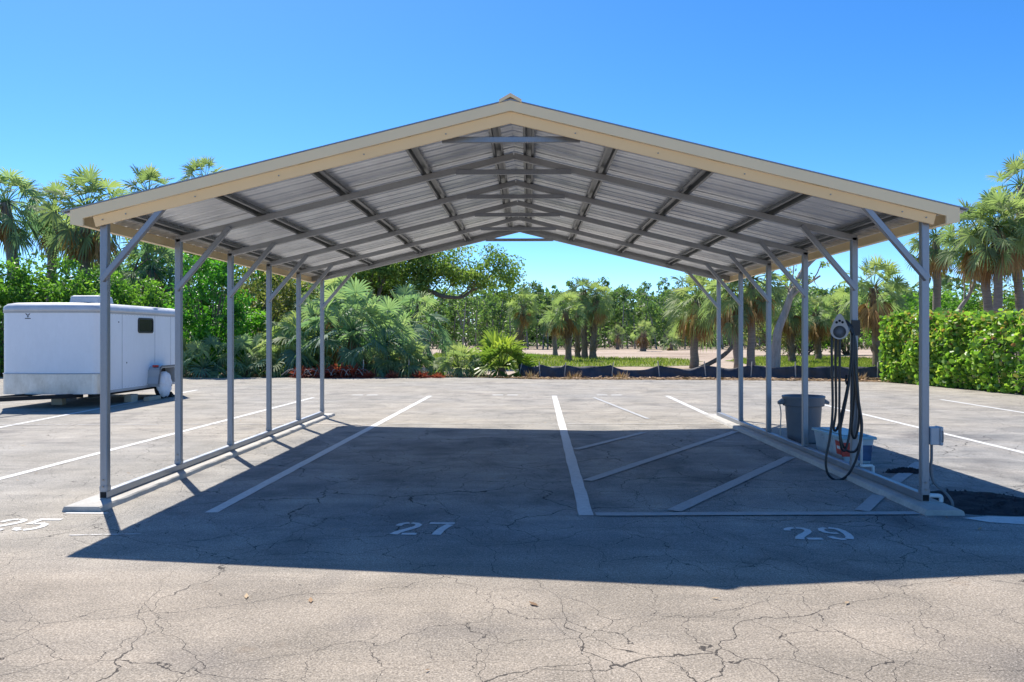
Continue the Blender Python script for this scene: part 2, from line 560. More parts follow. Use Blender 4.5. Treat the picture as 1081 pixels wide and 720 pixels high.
# lawn patches
lawns = [
    [at(*p) for p in [(452, 48), (470, 40), (520, 37), (560, 37.5), (640, 40.5), (700, 41), (735, 42), (738, 50), (700, 55), (640, 57), (585, 64), (545, 70), (460, 72)]],
    [at(*p) for p in [(795, 42), (840, 39), (885, 36), (940, 33.5), (985, 33), (1000, 44), (930, 54), (860, 60), (800, 58), (770, 50)]],
]
gg = MB()
for i, L in enumerate(lawns):
    g = MB()
    cxm = sum(p[0] for p in L) / len(L)
    cym = sum(p[1] for p in L) / len(L)
    pts = []
    for a, b in zip(L, L[1:] + L[:1]):
        for k in range(8):
            t = k / 8
            pts.append((a[0] + (b[0] - a[0]) * t + rnd.uniform(-.35, .35), a[1] + (b[1] - a[1]) * t + rnd.uniform(-.5, .5)))
    g.poly(pts, -.045 + .004 * i)
    struct(g.build('lawn', M['lawn']))
    xs = [p[0] for p in L]
    ys = [p[1] for p in L]

    def inside(x, y):
        c = False
        j = len(L) - 1
        for q_ in range(len(L)):
            if (L[q_][1] > y) != (L[j][1] > y) and x < (L[j][0] - L[q_][0]) * (y - L[q_][1]) / (L[j][1] - L[q_][1]) + L[q_][0]:
                c = not c
            j = q_
        return c
    cnt = 0
    while cnt < 9000:
        x, y = rnd.uniform(min(xs), max(xs)), rnd.uniform(min(ys), max(ys))
        if not inside(x, y):
            continue
        cnt += 1
        h = rnd.uniform(.05, .14)
        a = rnd.uniform(0, PI)
        wx, wy = math.cos(a) * .03, math.sin(a) * .03
        gg.add([(x - wx, y - wy, -.05), (x + wx, y + wy, -.05), (x + rnd.uniform(-.05, .05), y + rnd.uniform(-.05, .05), h)], [(0, 1, 2)], rnd.random())
struct(gg.build('grass', M['grass']), 'stuff')

# leaf litter along the edge of the lot
g = MB()
for _ in range(5200):
    k = rnd.randrange(len(EDGE) - 1)
    x = rnd.uniform(-16, 12)
    for (x0, y0), (x1, y1) in zip(EDGE[:-1], EDGE[1:]):
        if x0 <= x <= x1:
            ye = y0 + (y1 - y0) * (x - x0) / (x1 - x0)
            break
    y = ye + abs(rnd.gauss(0, .55)) - .12
    z = rnd.uniform(.0, .05)
    a = rnd.uniform(0, 2 * PI)
    l = rnd.uniform(.03, .11)
    wd = l * rnd.uniform(.25, .5)
    ca, sa = math.cos(a), math.sin(a)
    t = rnd.uniform(-.4, .4) * l
    g.add([(x - ca * l, y - sa * l, z), (x + sa * wd, y - ca * wd, z + .01), (x + ca * l, y + sa * l, z + abs(t)), (x - sa * wd, y + ca * wd, z + .012)], [(0, 1, 2, 3)], rnd.random())
for _ in range(170):
    x, y = rnd.uniform(-8, 9), rnd.uniform(-5.5, 20)
    a, l = rnd.uniform(0, 2 * PI), rnd.uniform(.012, .04)
    ca, sa = math.cos(a) * l, math.sin(a) * l
    k = rnd.uniform(.2, .45)
    g.add([(x - ca, y - sa, .006), (x + sa * k, y - ca * k, .010), (x + ca, y + sa, .014), (x - sa * k, y + ca * k, .009)], [(0, 1, 2, 3)], rnd.random())
struct(g.build('leaf_litter', M['litter']), 'stuff')


# ------------------------------------------------------------------ markings (parts of the lot)
def line(a, b, wdt, mat, z=.004, name='stall_line', label=None):
    a, b = Vector(a), Vector(b)
    t = (b - a)
    L = t.length
    t.normalize()
    s_ = Vector((-t.y, t.x)) * wdt / 2
    k = max(2, int(L / .25))
    le, ri = [], []
    for i in range(k + 1):
        p = a + t * L * i / k
        e = rnd.uniform(.9, 1.05)
        le.append(tuple(p + s_ * e))
        ri.append(tuple(p - s_ * rnd.uniform(.9, 1.05)))
    g = MB()
    g.poly(le[::-1] + ri, z)
    o = g.build(name, mat, lot)
    if label:
        o['label'] = label
    return o


line((-2.46, -.38), (-2.22, 12.9), .11, M['paint'])
line((.62, -.43), (.79, 12.97), .12, M['paint'])
line((3.47, 8.25), (3.52, 13.0), .11, M['paint'])
line((6.30, 1.2), (6.42, 12.6), .10, M['paint'])
line((-5.27, -.4), (-4.91, 12.3), .10, M['paint'])
line((-7.9, -.3), (-8.75, 15), .10, M['paint'])
line((9.4, 1.5), (9.6, 12), .10, M['paint'])
line((.70, -.40), (3.34, -.30), .12, M['paint_old'], .008, 'faded_line')
line((.76, 3.45), (1.9, 5.35), .10, M['paint_old'], .008, 'faded_line')
line((.74, 1.17), (3.3, 5.5), .12, M['paint_old'], .008, 'faded_line')
line((1.36, -.25), (3.3, 2.85), .13, M['paint_old'], .008, 'faded_line')
line((2.92, -.22), (3.35, .46), .12, M['paint_old'], .008, 'faded_line')
line((3.68, 1.0), (4.66, 2.45), .13, M['paint_old'], .008, 'faded_line')
line((-9.5, 6.2), (-2.4, 6.45), .05, M['paint_thin'], .008, 'faded_line')
line((-2.1, 6.47), (.6, 6.53), .04, M['paint_thin'], .008, 'faded_line')
line((.8, 6.53), (6.2, 6.6), .05, M['paint_thin'], .008, 'faded_line')
line((1.7, 12.4), (2.25, 7.4), .08, M['paint_old'], .008, 'faded_line')
line((-3.65, -.42), (-3.3, -.42), .05, M['paint'], .004, 'paint_scuff')
line((-3.2, -1.17), (-2.7, -1.12), .035, M['paint_thin'], .004, 'paint_scuff')


def stroke(g, path, w0, w1=None, z=.004, X=0, Y=0, sx=1, sy=1):
    w1 = w0 if w1 is None else w1
    n = len(path)
    le, ri = [], []
    for i, (x, y) in enumerate(path):
        xa, ya = path[max(i - 1, 0)]
        xb, yb = path[min(i + 1, n - 1)]
        tx, ty = xb - xa, yb - ya
        L = math.hypot(tx, ty) or 1
        wd = (w0 + (w1 - w0) * i / (n - 1)) / 2
        le.append((X + (x - ty / L * wd) * sx, Y + (y + tx / L * wd) * sy))
        ri.append((X + (x + ty / L * wd) * sx, Y + (y - tx / L * wd) * sy))
    for i in range(n - 1):
        g.add([(p[0], p[1], z) for p in (ri[i], ri[i + 1], le[i + 1], le[i])], [(0, 1, 2, 3)])


def digit(g, ch, X, Y, wd, ht):
    k = dict(X=X, Y=Y, sx=wd, sy=ht / 2)
    if ch == '2':
        stroke(g, [(.08, 1.4), (.14, 1.66), (.28, 1.8), (.46, 1.86)], .26, .24, **k)
        stroke(g, [(.55, 1.86), (.76, 1.78), (.88, 1.55), (.84, 1.28), (.66, .98), (.42, .68), (.22, .38), (.12, .06)], .22, .34, **k)
        stroke(g, [(.42, .14), (.98, .14)], .28, .28, **k)
    if ch == '7':
        stroke(g, [(.0, 1.84), (1.0, 1.84)], .28, .28, **k)
        stroke(g, [(.84, 1.62), (.68, 1.2), (.54, .7), (.46, .02)], .32, .36, **k)
    if ch == '9':
        stroke(g, [(.42, 1.87), (.2, 1.74), (.12, 1.42), (.2, 1.12), (.42, 1.0), (.6, 1.02)], .24, .22, **k)
        stroke(g, [(.54, 1.88), (.8, 1.74), (.9, 1.4), (.9, .9), (.82, .45), (.68, .12)], .24, .3, **k)
        stroke(g, [(.1, .5), (.18, .24), (.36, .1), (.54, .1)], .26, .26, **k)
    if ch == '5':
        stroke(g, [(.3, 1.84), (.98, 1.84)], .28, .28, **k)
        stroke(g, [(.14, 1.98), (.12, 1.05)], .26, .26, **k)
        stroke(g, [(.32, 1.12), (.6, 1.18), (.84, 1.0), (.9, .65), (.78, .3), (.52, .12)], .24, .3, **k)
        stroke(g, [(.06, .5), (.16, .22), (.4, .1)], .26, .26, **k)


def number(txt, x0, x1, y0, y1):
    n = len(txt)
    gap = .055
    wd = ((x1 - x0) - gap * (n - 1)) / n
    g = MB()
    for i, ch in enumerate(txt):
        digit(g, ch, x0 + i * (wd + gap), y0, wd, y1 - y0)
    o = g.build('stall_number', M['paint_number'], lot)
    o['label'] = 'white stencilled number ' + txt


number('27', -.86, -.42, -1.11, -.70)
number('29', 2.07, 2.51, -1.2, -.81)
number('25', -3.98, -3.54, -1.04, -.63)
for px in (372, 520, 630):
    x, y = at(px, 20.4)
    for k in range(2):
        line((x + .36 * k, y), (x + .36 * k + .26, y + .01), .16, M['paint'], name='worn_number')
g = MB()
blob = [(3.62, -.47), (3.75, -.62), (4.0, -.7), (4.25, -.66), (4.42, -.6), (4.55, -.68), (4.68, -.64), (4.6, -.52), (4.4, -.47), (4.45, -.4), (4.1, -.42), (3.85, -.4)]
g.poly(blob, .004)
o = g.build('paint_blotch', M['paint'], lot)

# fresh dark patches of loose asphalt by the right kerb
for nm, pts in (('asphalt_patch', [(3.72, -.3), (4.0, -.38), (4.5, -.36), (4.95, -.33), (4.9, -.1), (4.62, .3), (4.35, .66), (4.0, .72), (3.74, .6)]),
                ('asphalt_patch', [(3.95, 1.72), (4.25, 1.66), (4.42, 1.76), (4.3, 1.9), (4.05, 1.88)])):
    g = MB()
    cxm = sum(p[0] for p in pts) / len(pts)
    cym = sum(p[1] for p in pts) / len(pts)
    fine = []
    for a, b in zip(pts, pts[1:] + pts[:1]):
        for k in range(6):
            t = k / 6
            fine.append((a[0] + (b[0] - a[0]) * t + rnd.uniform(-.02, .02), a[1] + (b[1] - a[1]) * t + rnd.uniform(-.02, .02)))
    rings = 6
    vs = []
    for r_ in range(rings):
        s_ = 1 - r_ / rings
        for x, y in fine:
            h = .004 + (.03 * (1 - s_ ** 2) + (rnd.uniform(0, .012) if r_ else 0))
            vs.append((cxm + (x - cxm) * s_, cym + (y - cym) * s_, h))
    vs.append((cxm, cym, .035))
    n = len(fine)
    fs = [(r_ * n + i, r_ * n + (i + 1) % n, (r_ + 1) * n + (i + 1) % n, (r_ + 1) * n + i) for r_ in range(rings - 1) for i in range(n)]
    fs += [((rings - 1) * n + i, (rings - 1) * n + (i + 1) % n, rings * n) for i in range(n)]
    g.add(vs, fs)
    for _ in range(150):
        i = rnd.randrange(n)
        t = rnd.uniform(.1, 1.06)
        x, y = cxm + (fine[i][0] - cxm) * t, cym + (fine[i][1] - cym) * t
        r_ = rnd.uniform(.006, .016)
        z = .004 + .03 * (1 - min(1, t) ** 2)
        g.add([(x - r_, y - r_, z), (x + r_, y - r_, z), (x, y + r_, z), (x + rnd.uniform(-.3, .3) * r_, y, z + r_ * 1.6)], [(0, 1, 3), (1, 2, 3), (2, 0, 3)])
    struct(g.build(nm, M['patch']))

# ------------------------------------------------------------------ kerbs
KH = .045


def kerb(x0, x1, label):
    g = MB()
    n = 60
    prof = []
    y0, y1 = -.37, 7.95
    rows = []
    for i in range(n + 1):
        y = y0 + (y1 - y0) * i / n
        j = [rnd.uniform(-.006, .006) for _ in range(4)]
        b_ = .012
        rows.append([(x0 - .015 + j[0], y, -.01), (x0 + j[0], y, KH - b_ + j[1] * .3), (x0 + b_, y, KH), (x1 - b_, y, KH), (x1 + j[2], y, KH - b_ + j[3] * .3), (x1 + .015 + j[2], y, -.01)])
    vs = [p for r_ in rows for p in r_]
    fs = [(i * 6 + k, i * 6 + k + 1, (i + 1) * 6 + k + 1, (i + 1) * 6 + k) for i in range(n) for k in range(5)]
    fs += [(5, 4, 3, 2, 1, 0), tuple(n * 6 + k for k in range(6))]
    g.add(vs, fs)
    o = g.build('concrete_kerb', M['concrete'], origin=((x0 + x1) / 2, (y0 + y1) / 2, 0))
    tag(o, label, 'kerb', 'kerbs under the carport')


kerb(-3.70, -3.385, 'sunlit concrete kerb strip under the left row of carport posts')
kerb(3.38, 3.675, 'shaded concrete kerb strip under the right row of carport posts')

# ------------------------------------------------------------------ carport
PX, T, BAY, NF = 3.535, .0635, 1.524, 6
SL = .2446
ZR = 3.435          # top of sheet at the ridge


def zr(x):
    return ZR - SL * abs(x)


cp = thing('carport', 'open galvanised steel carport with tan gable trim over stalls 27 and 29', 'carport', (0, 3.8, KH))
for s in (-1, 1):
    g = MB()
    # square tube rail with an open dark front end
    x0, x1 = s * PX - T / 2, s * PX + T / 2
    g.bar((s * PX, -T / 2, KH + T / 2 + .001), (s * PX, 7.62 + T / 2, KH + T / 2 + .001), T, T)
    rl = g.build('base_rail', M['galv'], cp)
    g = MB()
    g.box(x0 + .006, x1 - .006, -T / 2 - .003, -T / 2 + .002, KH + .007, KH + T - .006)
    g.build('tube_end', M['dark'], rl, origin=None)
    for v in rl.children[0].data.vertices:
        v.co -= Vector(cp.location)
for i in range(NF):
    y = i * BAY
    for s in (-1, 1):
        x = s * PX
        zt = zr(x) - .05
        g = MB()
        g.bar((x, y, KH + T + .003), (x, y, zt - .045), T, T, (0, 1, 0))
        # small flared foot sleeve
        po = g.build('post', M['galv'], cp)
        g = MB()
        g.bar((x, y, KH + T + .003), (x, y, KH + T + .045), T + .008, T + .008, (0, 1, 0))
        fo = g.build('foot_sleeve', M['galv'], po)
        for v in fo.data.vertices:
            v.co -= Vector(cp.location)
        for zz in (.04, .10):
            g = MB()
            g.tube([(x, y - T / 2 - .004, KH + T + zz), (x, y - T / 2 - .012, KH + T + zz)], .008, 6)
            bo = g.build('bolt', M['bolt'], po)
            for v in bo.data.vertices:
                v.co -= Vector(cp.location)
        # knee brace in the plane of the frame, on the front face of the post
        g = MB()
        xe = s * (PX - .56)
        a = Vector((x + s * .0, y - .055, 1.94))
        b_ = Vector((xe, y - .055, zr(xe) - .11))
        g.bar(a, b_, .05, .05, (0, 1, 0))
        g.build('knee_brace', M['galv'], cp)
        # rafter: half of the bent frame
        g = MB()
        ra = Vector((s * (PX + .02), y, zr(PX + .02) - .052 - T / 2 - .012))
        rb = Vector((0, y, zr(0) - .052 - T / 2 - .012))
        if s > 0:
            rb = rb + Vector((.001, 0, 0))
        g.bar(ra, rb, T, T)
        g.build('rafter', M['galv_in'], cp)
    # collar tie near the ridge
    g = MB()
    zc = zr(.62) - .045 - T - .012
    g.bar((-.60, y - .052 if i else y + .06, zc), (.60, y - .052 if i else y + .06, zc), .04, .05)
    g.build('collar_tie', M['galv'], cp)
Y0, Y1 = -.13, 7.70
for s in (-1, 1):
    for xc in (.155, .91, 1.775, 2.655, 3.46):
        # hat channel, open below
        ca = math.atan(SL)
        g = MB()
        prof = [(-.055, -.052), (-.032, -.052), (-.028, -.006), (.028, -.006), (.032, -.052), (.055, -.052)]
        th = .003
        up, dn = [], []
        for u, z in prof:
            X = xc + u * math.cos(ca)
            up.append((s * X, zr(X) + z - .004))
            dn.append((s * X, zr(X) + z - .004 - th))
        n = len(prof)
        vs = []
        for yy in (Y0 + .05, Y1 - .04):
            vs += [(x, yy, z) for x, z in up] + [(x, yy, z) for x, z in dn]
        fs = []
        for i in range(n - 1):
            fs.append((i, i + 1, 2 * n + i + 1, 2 * n + i))
            fs.append((n + i + 1, n + i, 3 * n + i, 3 * n + i + 1))
        fs += [(0, 2 * n, 3 * n, n), (n - 1, 2 * n - 1, 4 * n - 1, 3 * n - 1)]
        g.add(vs, fs)
        g.build('purlin', M['purlin'], cp)

# roof sheets: ribs run from ridge to eave
m, n_, b_ = new_mat('galvalume_sheet')
q = NB(n_)
v = q.obj()
st = q.noise(q.mapping(v, (.35, 5, .35)), 3.0, 5, .6)
lo = q.noise(q.mapping(v, (1.2, .5, 1)), 1.1, 4, .6)
c = q.mix(q.ramp(st.outputs[0], .3, .7), (.70, .74, .79), (.97, .985, 1.0))  # pale streaks paint bright highlights along the ribs into the sheet colour
c = q.mix(1., c, q.mix(q.ramp(lo.outputs[0], .35, .65), (.82, .82, .83), (1.08, 1.08, 1.07)), 'MULTIPLY')
q.link(c, b_.inputs['Base Color'])
b_.inputs['Metallic'].default_value = .25
q.link(q.ramp(st.outputs[0], .3, .7, .25, .4), b_.inputs['Roughness'])
q.link(q.bump(st.outputs[0], .35, .02), b_.inputs['Normal'])
M['sheet'] = m
for s in (-1, 1):
    prof = []
    y = Y0
    while y < Y1 - .01:
        # ribbed profile across Y: flat pan, raised rib each 0.229 m, two minor ribs
        for dy, dz in ((0, .0), (.02, .019), (.042, .019), (.062, 0), (.14, 0), (.146, .003), (.152, 0)):
            if y + dy < Y1:
                prof.append((y + dy, dz))
        y += .2286
    prof.append((Y1, 0))
    xs = [0.0, 3.83]
    vs = []
    for X in xs:
        for yy, dz in prof:
            vs.append((s * X, yy, zr(X) + dz))
    n = len(prof)
    fs = [(i, i + 1, n + i + 1, n + i) for i in range(n - 1)]
    g = MB()
    g.add(vs, fs)
    rp = g.build('roof_panel', M['sheet'], cp)
    so_ = rp.modifiers.new('solid', 'SOLIDIFY')
    so_.thickness = .0015
    # gable trims front and back: outer angle and lower return
    for yy, dr in ((Y0 - .03, 1), (Y1 + .012, -1)):
        X1 = 3.755
        a = [(0, yy, ZR + .012), (s * X1, yy, zr(X1) + .012), (s * X1, yy, zr(X1) - .082), (0, yy, ZR - .076)]
        g = MB()
        t_ = .022 * dr
        g.sweep(a, (0, 0, 0), (0, t_, 0), None)
        gt = g.build('gable_trim', M['tan'] if dr > 0 else M['galv_in'], cp)
        # top lip over the sheet
        g = MB()
        a = [(0, yy, ZR + .024), (s * 3.83, yy, zr(3.83) + .024), (s * 3.83, yy, zr(3.83) + .014), (0, yy, ZR + .014)]
        g.sweep(a, (0, -.004 * dr, 0), (0, .07 * dr, 0), None)
        g.build('trim_lip', M['galv'], gt)
        for v_ in gt.children[0].data.vertices:
            v_.co -= Vector(cp.location)
        g = MB()
        X2 = PX + .04
        yb = yy + .03 * dr
        yc = yy + .075 * dr
        pr = [(X, z, yq) for X in (0, X2) for z, yq in ((-.060, yb), (-.142, yc))]
        vs = [(0, yb, ZR - .076), (s * X2, yb, zr(X2) - .082), (s * X2, yc, zr(X2) - .162), (0, yc, ZR - .162),
              (0, yb + .02 * dr, ZR - .076), (s * X2, yb + .02 * dr, zr(X2) - .082), (s * X2, yc + .02 * dr, zr(X2) - .162), (0, yc + .02 * dr, ZR - .162)]
        g.add(vs, [(0, 1, 2, 3), (7, 6, 5, 4), (0, 4, 5, 1), (1, 5, 6, 2), (2, 6, 7, 3), (3, 7, 4, 0)])
        if dr < 0:
            continue
        g.build('gable_fascia', M['tan_low'], cp)
        for X in (.55, 1.25, 1.98, 2.7, 3.3, 3.5):
            g = MB()
            g.tube([(s * X, yb + .02 * dr, zr(X) - .125), (s * X, yb + .012 * dr, zr(X) - .125)], .006, 6)
            g.build('screw', M['bolt'], cp)
    # eave trim along the side
    g = MB()
    X1 = 3.755
    a = [(s * X1, Y0 - .03, zr(X1) - .004), (s * X1, Y0 - .03, zr(X1) - .105), (s * (X1 - .11), Y0 - .03, zr(X1) - .118), (s * (X1 - .11), Y0 - .03, zr(X1) - .112),
         (s * (X1 - .012), Y0 - .03, zr(X1) - .099), (s * (X1 - .012), Y0 - .03, zr(X1) - .004)]
    g.sweep(a, (0, .024, 0), (0, Y1 - Y0 + .02, 0), None)
    g.build('eave_trim', M['tan'], cp)
    # closing end of the eave trim at the front and back corner
    for yy in (Y0 - .031, Y1 + .011):
        g = MB()
        a = [(s * X1, yy, zr(X1) - .06), (s * X1, yy, zr(X1) - .108), (s * (X1 - .11), yy, zr(X1) - .122), (s * (X1 - .11), yy, zr(X1 - .11) - .06)]
        g.sweep(a, (0, 0, 0), (0, .024, 0), None)
        g.build('trim_corner', M['tan'], cp)
g = MB()
a = []
for x, z in ((-.095, -.006), (-.095, .02), (-.045, .036), (0, .052), (.045, .036), (.095, .02), (.095, -.006), (0, .02)):
    a.append((x, 0, zr(x) + .03 + z - .012))
g.sweep(a, (0, Y0 - .045, 0), (0, Y1 + .03, 0), None)
g.build('ridge_cap', M['tan'], cp)

# ------------------------------------------------------------------ things at the right row of posts
# hose hanger on the second right post
P2 = Vector((PX, BAY, 0))
hc = Vector((3.315, 1.33, 1.51))      # centre of the front flange opening
hb = Vector((PX - T / 2 - .002, BAY - .01, 1.54))
hg = thing('hose_hanger', 'beige hose hanger with a teardrop front flange bolted to a right hand post', 'hose hanger', (PX - .04, BAY, 1.45))
ax = (hb - hc).normalized()
side = Vector((0, 0, 1)).cross(ax).normalized()
upv = Vector((0, 0, 1))
fn = (Vector((CX, CY, CZ)) - hc)
fn.z = 0
fn.normalize()
fs_ = Vector((0, 0, 1)).cross(fn).normalized()
g = MB()
nn = 32
out, inn = [], []
for k in range(nn):
    a = 2 * PI * k / nn
    r_ = .088
    x, z = math.sin(a) * r_, math.cos(a) * r_ * 1.0
    if z > 0:                              # pull the top into a teardrop
        tt = z / r_
        z = z + .085 * tt ** 1.5
        x = x * (1 - .35 * tt ** 1.3)
    out.append((x, z))
    inn.append((math.sin(a) * .062, math.cos(a) * .062 - .012))
vs = []
for d in (.014, -.014):
    for pr in (out, inn):
        for x, z in pr:
            vs.append(hc + fs_ * x + upv * z + fn * d)
F_ = []
for k in range(nn):
    k2 = (k + 1) % nn
    F_ += [(k, k2, nn + k2, nn + k), (2 * nn + k2, 2 * nn + k, 3 * nn + k, 3 * nn + k2), (k2, k, 2 * nn + k, 2 * nn + k2), (nn + k, nn + k2, 3 * nn + k2, 3 * nn + k)]
g.add(vs, F_)
g.build('flange', M['beige'], hg)
g = MB()
for tz, tx in ((.10, 0), (.085, -.028), (.085, .028)):
    p = hc + upv * tz + fs_ * tx
    g.tube([p + fn * .013, p + fn * .0165], .013, 10)
g.build('flange_hole', M['dark'], hg)
g = MB()
nr = 20
pts = [hc - fn * .01 + upv * -.012, hc + ax * .10 + upv * -.006, hb - ax * .03]
g.tube([hc - fn * .012 + upv * -.012, hc - fn * .05 + ax * .01 + upv * -.012, hc + ax * .14], [.06, .056, .05], 20)
g.build('drum', M['can'], hg, True)
g = MB()
g.bar(hb - ax * .16, hb, .07, .05, (0, 0, 1))
g.box(PX - .043, PX + .045, BAY - .05, BAY - .034, 1.46, 1.62)
g.build('bracket', M['black_plastic'], hg)


def spline(pts, n=10):
    pts = [Vector(p) for p in pts]
    P = [pts[0]] + pts + [pts[-1]]
    out = []
    for i in range(1, len(P) - 2):
        for k in range(n):
            t = k / n
            a, b, c_, d = P[i - 1], P[i], P[i + 1], P[i + 2]
            out.append(.5 * ((2 * b) + (-a + c_) * t + (2 * a - 5 * b + 4 * c_ - d) * t * t + (-a + 3 * b - 3 * c_ + d) * t ** 3))
    out.append(pts[-1])
    return out


def hp(px, py, y):
    """point on the plane world y at photo pixel, used to read the hang of the hose off the photo"""
    r_ = (px - 540.5) / FPX
    c_, s_ = math.cos(YAW), math.sin(YAW)
    dx, dy, dz = c_ * r_ - s_, s_ * r_ + c_, (HY - py) / FPX
    t = (y - CY) / dy
    return Vector((CX + dx * t, y, CZ + dz * t))


g = MB()
hr = .0125
loops = [
    # over the drum, down the left, bottom of the big loop, up the right
    [(887, 338, 1.42), (880, 344, 1.40), (878, 370, 1.38), (879, 430, 1.36), (876, 462, 1.34), (872, 484, 1.32), (874, 500, 1.31), (884, 507, 1.30), (896, 500, 1.31), (906, 478, 1.33), (910, 450, 1.35), (906, 420, 1.38), (902, 380, 1.42), (900, 352, 1.44), (893, 341, 1.44)],
    [(890, 338, 1.46), (884, 346, 1.44), (882, 375, 1.43), (882.5, 430, 1.42), (880, 452, 1.41), (884, 452, 1.40), (890, 430, 1.40), (896, 400, 1.42), (899, 370, 1.44), (899, 348, 1.46), (894, 339, 1.47)],
    [(888, 337, 1.40), (887, 348, 1.385), (886.5, 380, 1.375), (886, 440, 1.36), (886.5, 460, 1.35), (889, 474, 1.345), (893, 474, 1.345), (897, 455, 1.36), (899, 425, 1.38), (900, 390, 1.41), (900, 356, 1.43), (895, 342, 1.44)],
    [(894, 340, 1.45), (901, 352, 1.44), (903, 385, 1.42), (905, 420, 1.40), (909, 445, 1.38), (908, 465, 1.37), (903, 476, 1.36), (895, 476, 1.36), (889, 468, 1.36), (887, 455, 1.37), (890, 438, 1.38), (895, 412, 1.39), (899, 380, 1.41), (900, 352, 1.43)],
    [(892, 338, 1.49), (899, 346, 1.48), (902, 370, 1.47), (903, 400, 1.46), (901, 430, 1.46), (899, 455, 1.46), (903, 462, 1.46), (907, 440, 1.46), (905, 400, 1.47), (903, 360, 1.48), (897, 342, 1.49)],
]
for L in loops:
    g.tube(spline([hp(*p) for p in L], 8), hr, 8)
# outlet: nozzle coupling
g.tube(spline([hp(893, 396, 1.44), hp(893, 402, 1.43), hp(894, 406, 1.42)], 3), .011, 8)
ho = g.build('garden_hose', M['hose'], None, True, origin=(hc.x + .06, hc.y, .9))
tag(ho, 'black hose looped over the beige hanger and drooping towards the right kerb', 'hose')

# trash can
tc = thing('garbage_can', 'grey round plastic garbage can behind the right row of posts', 'garbage can', (3.93, 4.3, 0))
g = MB()
g.lathe([(0, .004), (.2, .004), (.205, .02), (.208, .05), (.214, .10), (.214, .11), (.226, .30), (.229, .31), (.24, .50), (.243, .51), (.243, .52), (.25, .60), (.235, .60), (.2, .06), (0, .06)], 36)
can = g.build('can_body', M['can'], tc, True)
for v in can.data.vertices:
    v.co += Vector(tc.location)
g = MB()
g.lathe([(.252, .5), (.27, .5), (.275, .515), (.278, .60), (.285, .615), (.285, .635), (.27, .64), (.25, .63), (.245, .60)], 36)
rim = g.build('rim', M['can'], tc, True)
for v in rim.data.vertices:
    v.co += Vector(tc.location)
for s in (-1, 1):
    g = MB()
    c0 = Vector(tc.location)
    pr = [(s * .27, -.07, .60), (s * .27, .07, .60), (s * .345, .05, .555), (s * .345, -.05, .555)]
    lo_ = [(s * .265, -.07, .53), (s * .265, .07, .53), (s * .34, .05, .515), (s * .34, -.05, .515)]
    g.add([c0 + Vector(p) for p in pr + lo_], [(0, 1, 2, 3), (7, 6, 5, 4), (0, 4, 5, 1), (1, 5, 6, 2), (2, 6, 7, 3), (3, 7, 4, 0)])
    bevel(g.build('handle', M['can'], tc), .012, 3)
cord = MB()
cord.tube(spline([(3.60, 4.28, .53), (3.60, 4.22, .4), (3.595, 4.23, .2), (3.60, 4.25, .06)], 6), .008, 6)
cord.tube([(3.60, 4.25, .06), (3.60, 4.25, .0)], [.02, .026], 8)
cord.build('tie_cord', M['stake'], tc)

# storage tub
tb = thing('storage_tub', 'cloudy plastic storage tub with blue lid and red label beside the garbage can', 'storage tub', (3.86, 2.75, 0))
x0, x1, y0, y1 = 3.70, 4.06, 2.28, 3.22


def frustum(g, x0, x1, y0, y1, z0, z1, inset):
    b = [(x0 + inset, y0 + inset, z0), (x1 - inset, y0 + inset, z0), (x1 - inset, y1 - inset, z0), (x0 + inset, y1 - inset, z0)]
    t = [(x0, y0, z1), (x1, y0, z1), (x1, y1, z1), (x0, y1, z1)]
    g.add(b + t, [(3, 2, 1, 0), (4, 5, 6, 7), (0, 1, 5, 4), (1, 2, 6, 5), (2, 3, 7, 6), (3, 0, 4, 7)])


g = MB()
frustum(g, x0, x1, y0, y1, .003, .29, .035)
bevel(g.build('tub_body', M['tub'], tb), .015, 3)
g = MB()
frustum(g, x0 - .02, x1 + .02, y0 - .02, y1 + .02, .285, .318, -.004)
g.box(x0 + .04, x1 - .04, y0 + .05, y1 - .05, .318, .332)
bevel(g.build('tub_lid', M['tub_lid'], tb), .01, 2)
g = MB()
g.add([(x0 + .020, 2.34, .10), (x0 + .020, 2.50, .10), (x0 + .001, 2.50, .255), (x0 + .001, 2.34, .255)], [(0, 1, 2, 3)])
g.add([(x0 + .005, y0 + .019, .09), (x0 + .12, y0 + .019, .09), (x0 + .12, y0 - .001, .25), (x0 + .005, y0 - .001, .25)], [(3, 2, 1, 0)])
for v in range(len(g.v)):
    g.v[v] = (g.v[v][0] - .004, g.v[v][1] - .004, g.v[v][2])
lb = g.build('red_label', M['label_red'], tb)
g = MB()
g.add([(x0 + .013, 2.36, .165), (x0 + .013, 2.46, .165), (x0 + .009, 2.46, .20), (x0 + .009, 2.36, .20)], [(0, 1, 2, 3)])
for v in range(len(g.v)):
    g.v[v] = (g.v[v][0] - .009, g.v[v][1] - .009, g.v[v][2])
g.build('white_label', M['label_white'], tb)
g = MB()
g.add([(x0 + .15, y0 + .021, .05), (x1 - .03, y0 + .026, .04), (x1 - .02, y0 + .006, .22), (x0 + .15, y0 + .006, .22)], [(3, 2, 1, 0)])
for v in range(len(g.v)):
    g.v[v] = (g.v[v][0], g.v[v][1] - .004, g.v[v][2])
g.build('blue_item', M['tub_blue'], tb)

# water pipe beside the second post
wp = thing('water_pipe', 'white plastic water pipe rising beside the post that holds the hose hanger', 'pipe', (PX + .06, BAY, 0))
g = MB()
xw = PX + .055
g.tube([(xw, BAY - .055, .12), (xw, BAY - .055, .5)], .014, 10)
g.tube(spline([(xw, BAY - .055, .13), (xw, BAY - .055, .12), (xw + .02, BAY - .05, .115), (xw + .11, BAY - .05, .115), (xw + .12, BAY - .05, .105), (xw + .12, BAY - .05, 0)], 5), .016, 10)
g.build('pipe_run', M['pvc'], wp, True)

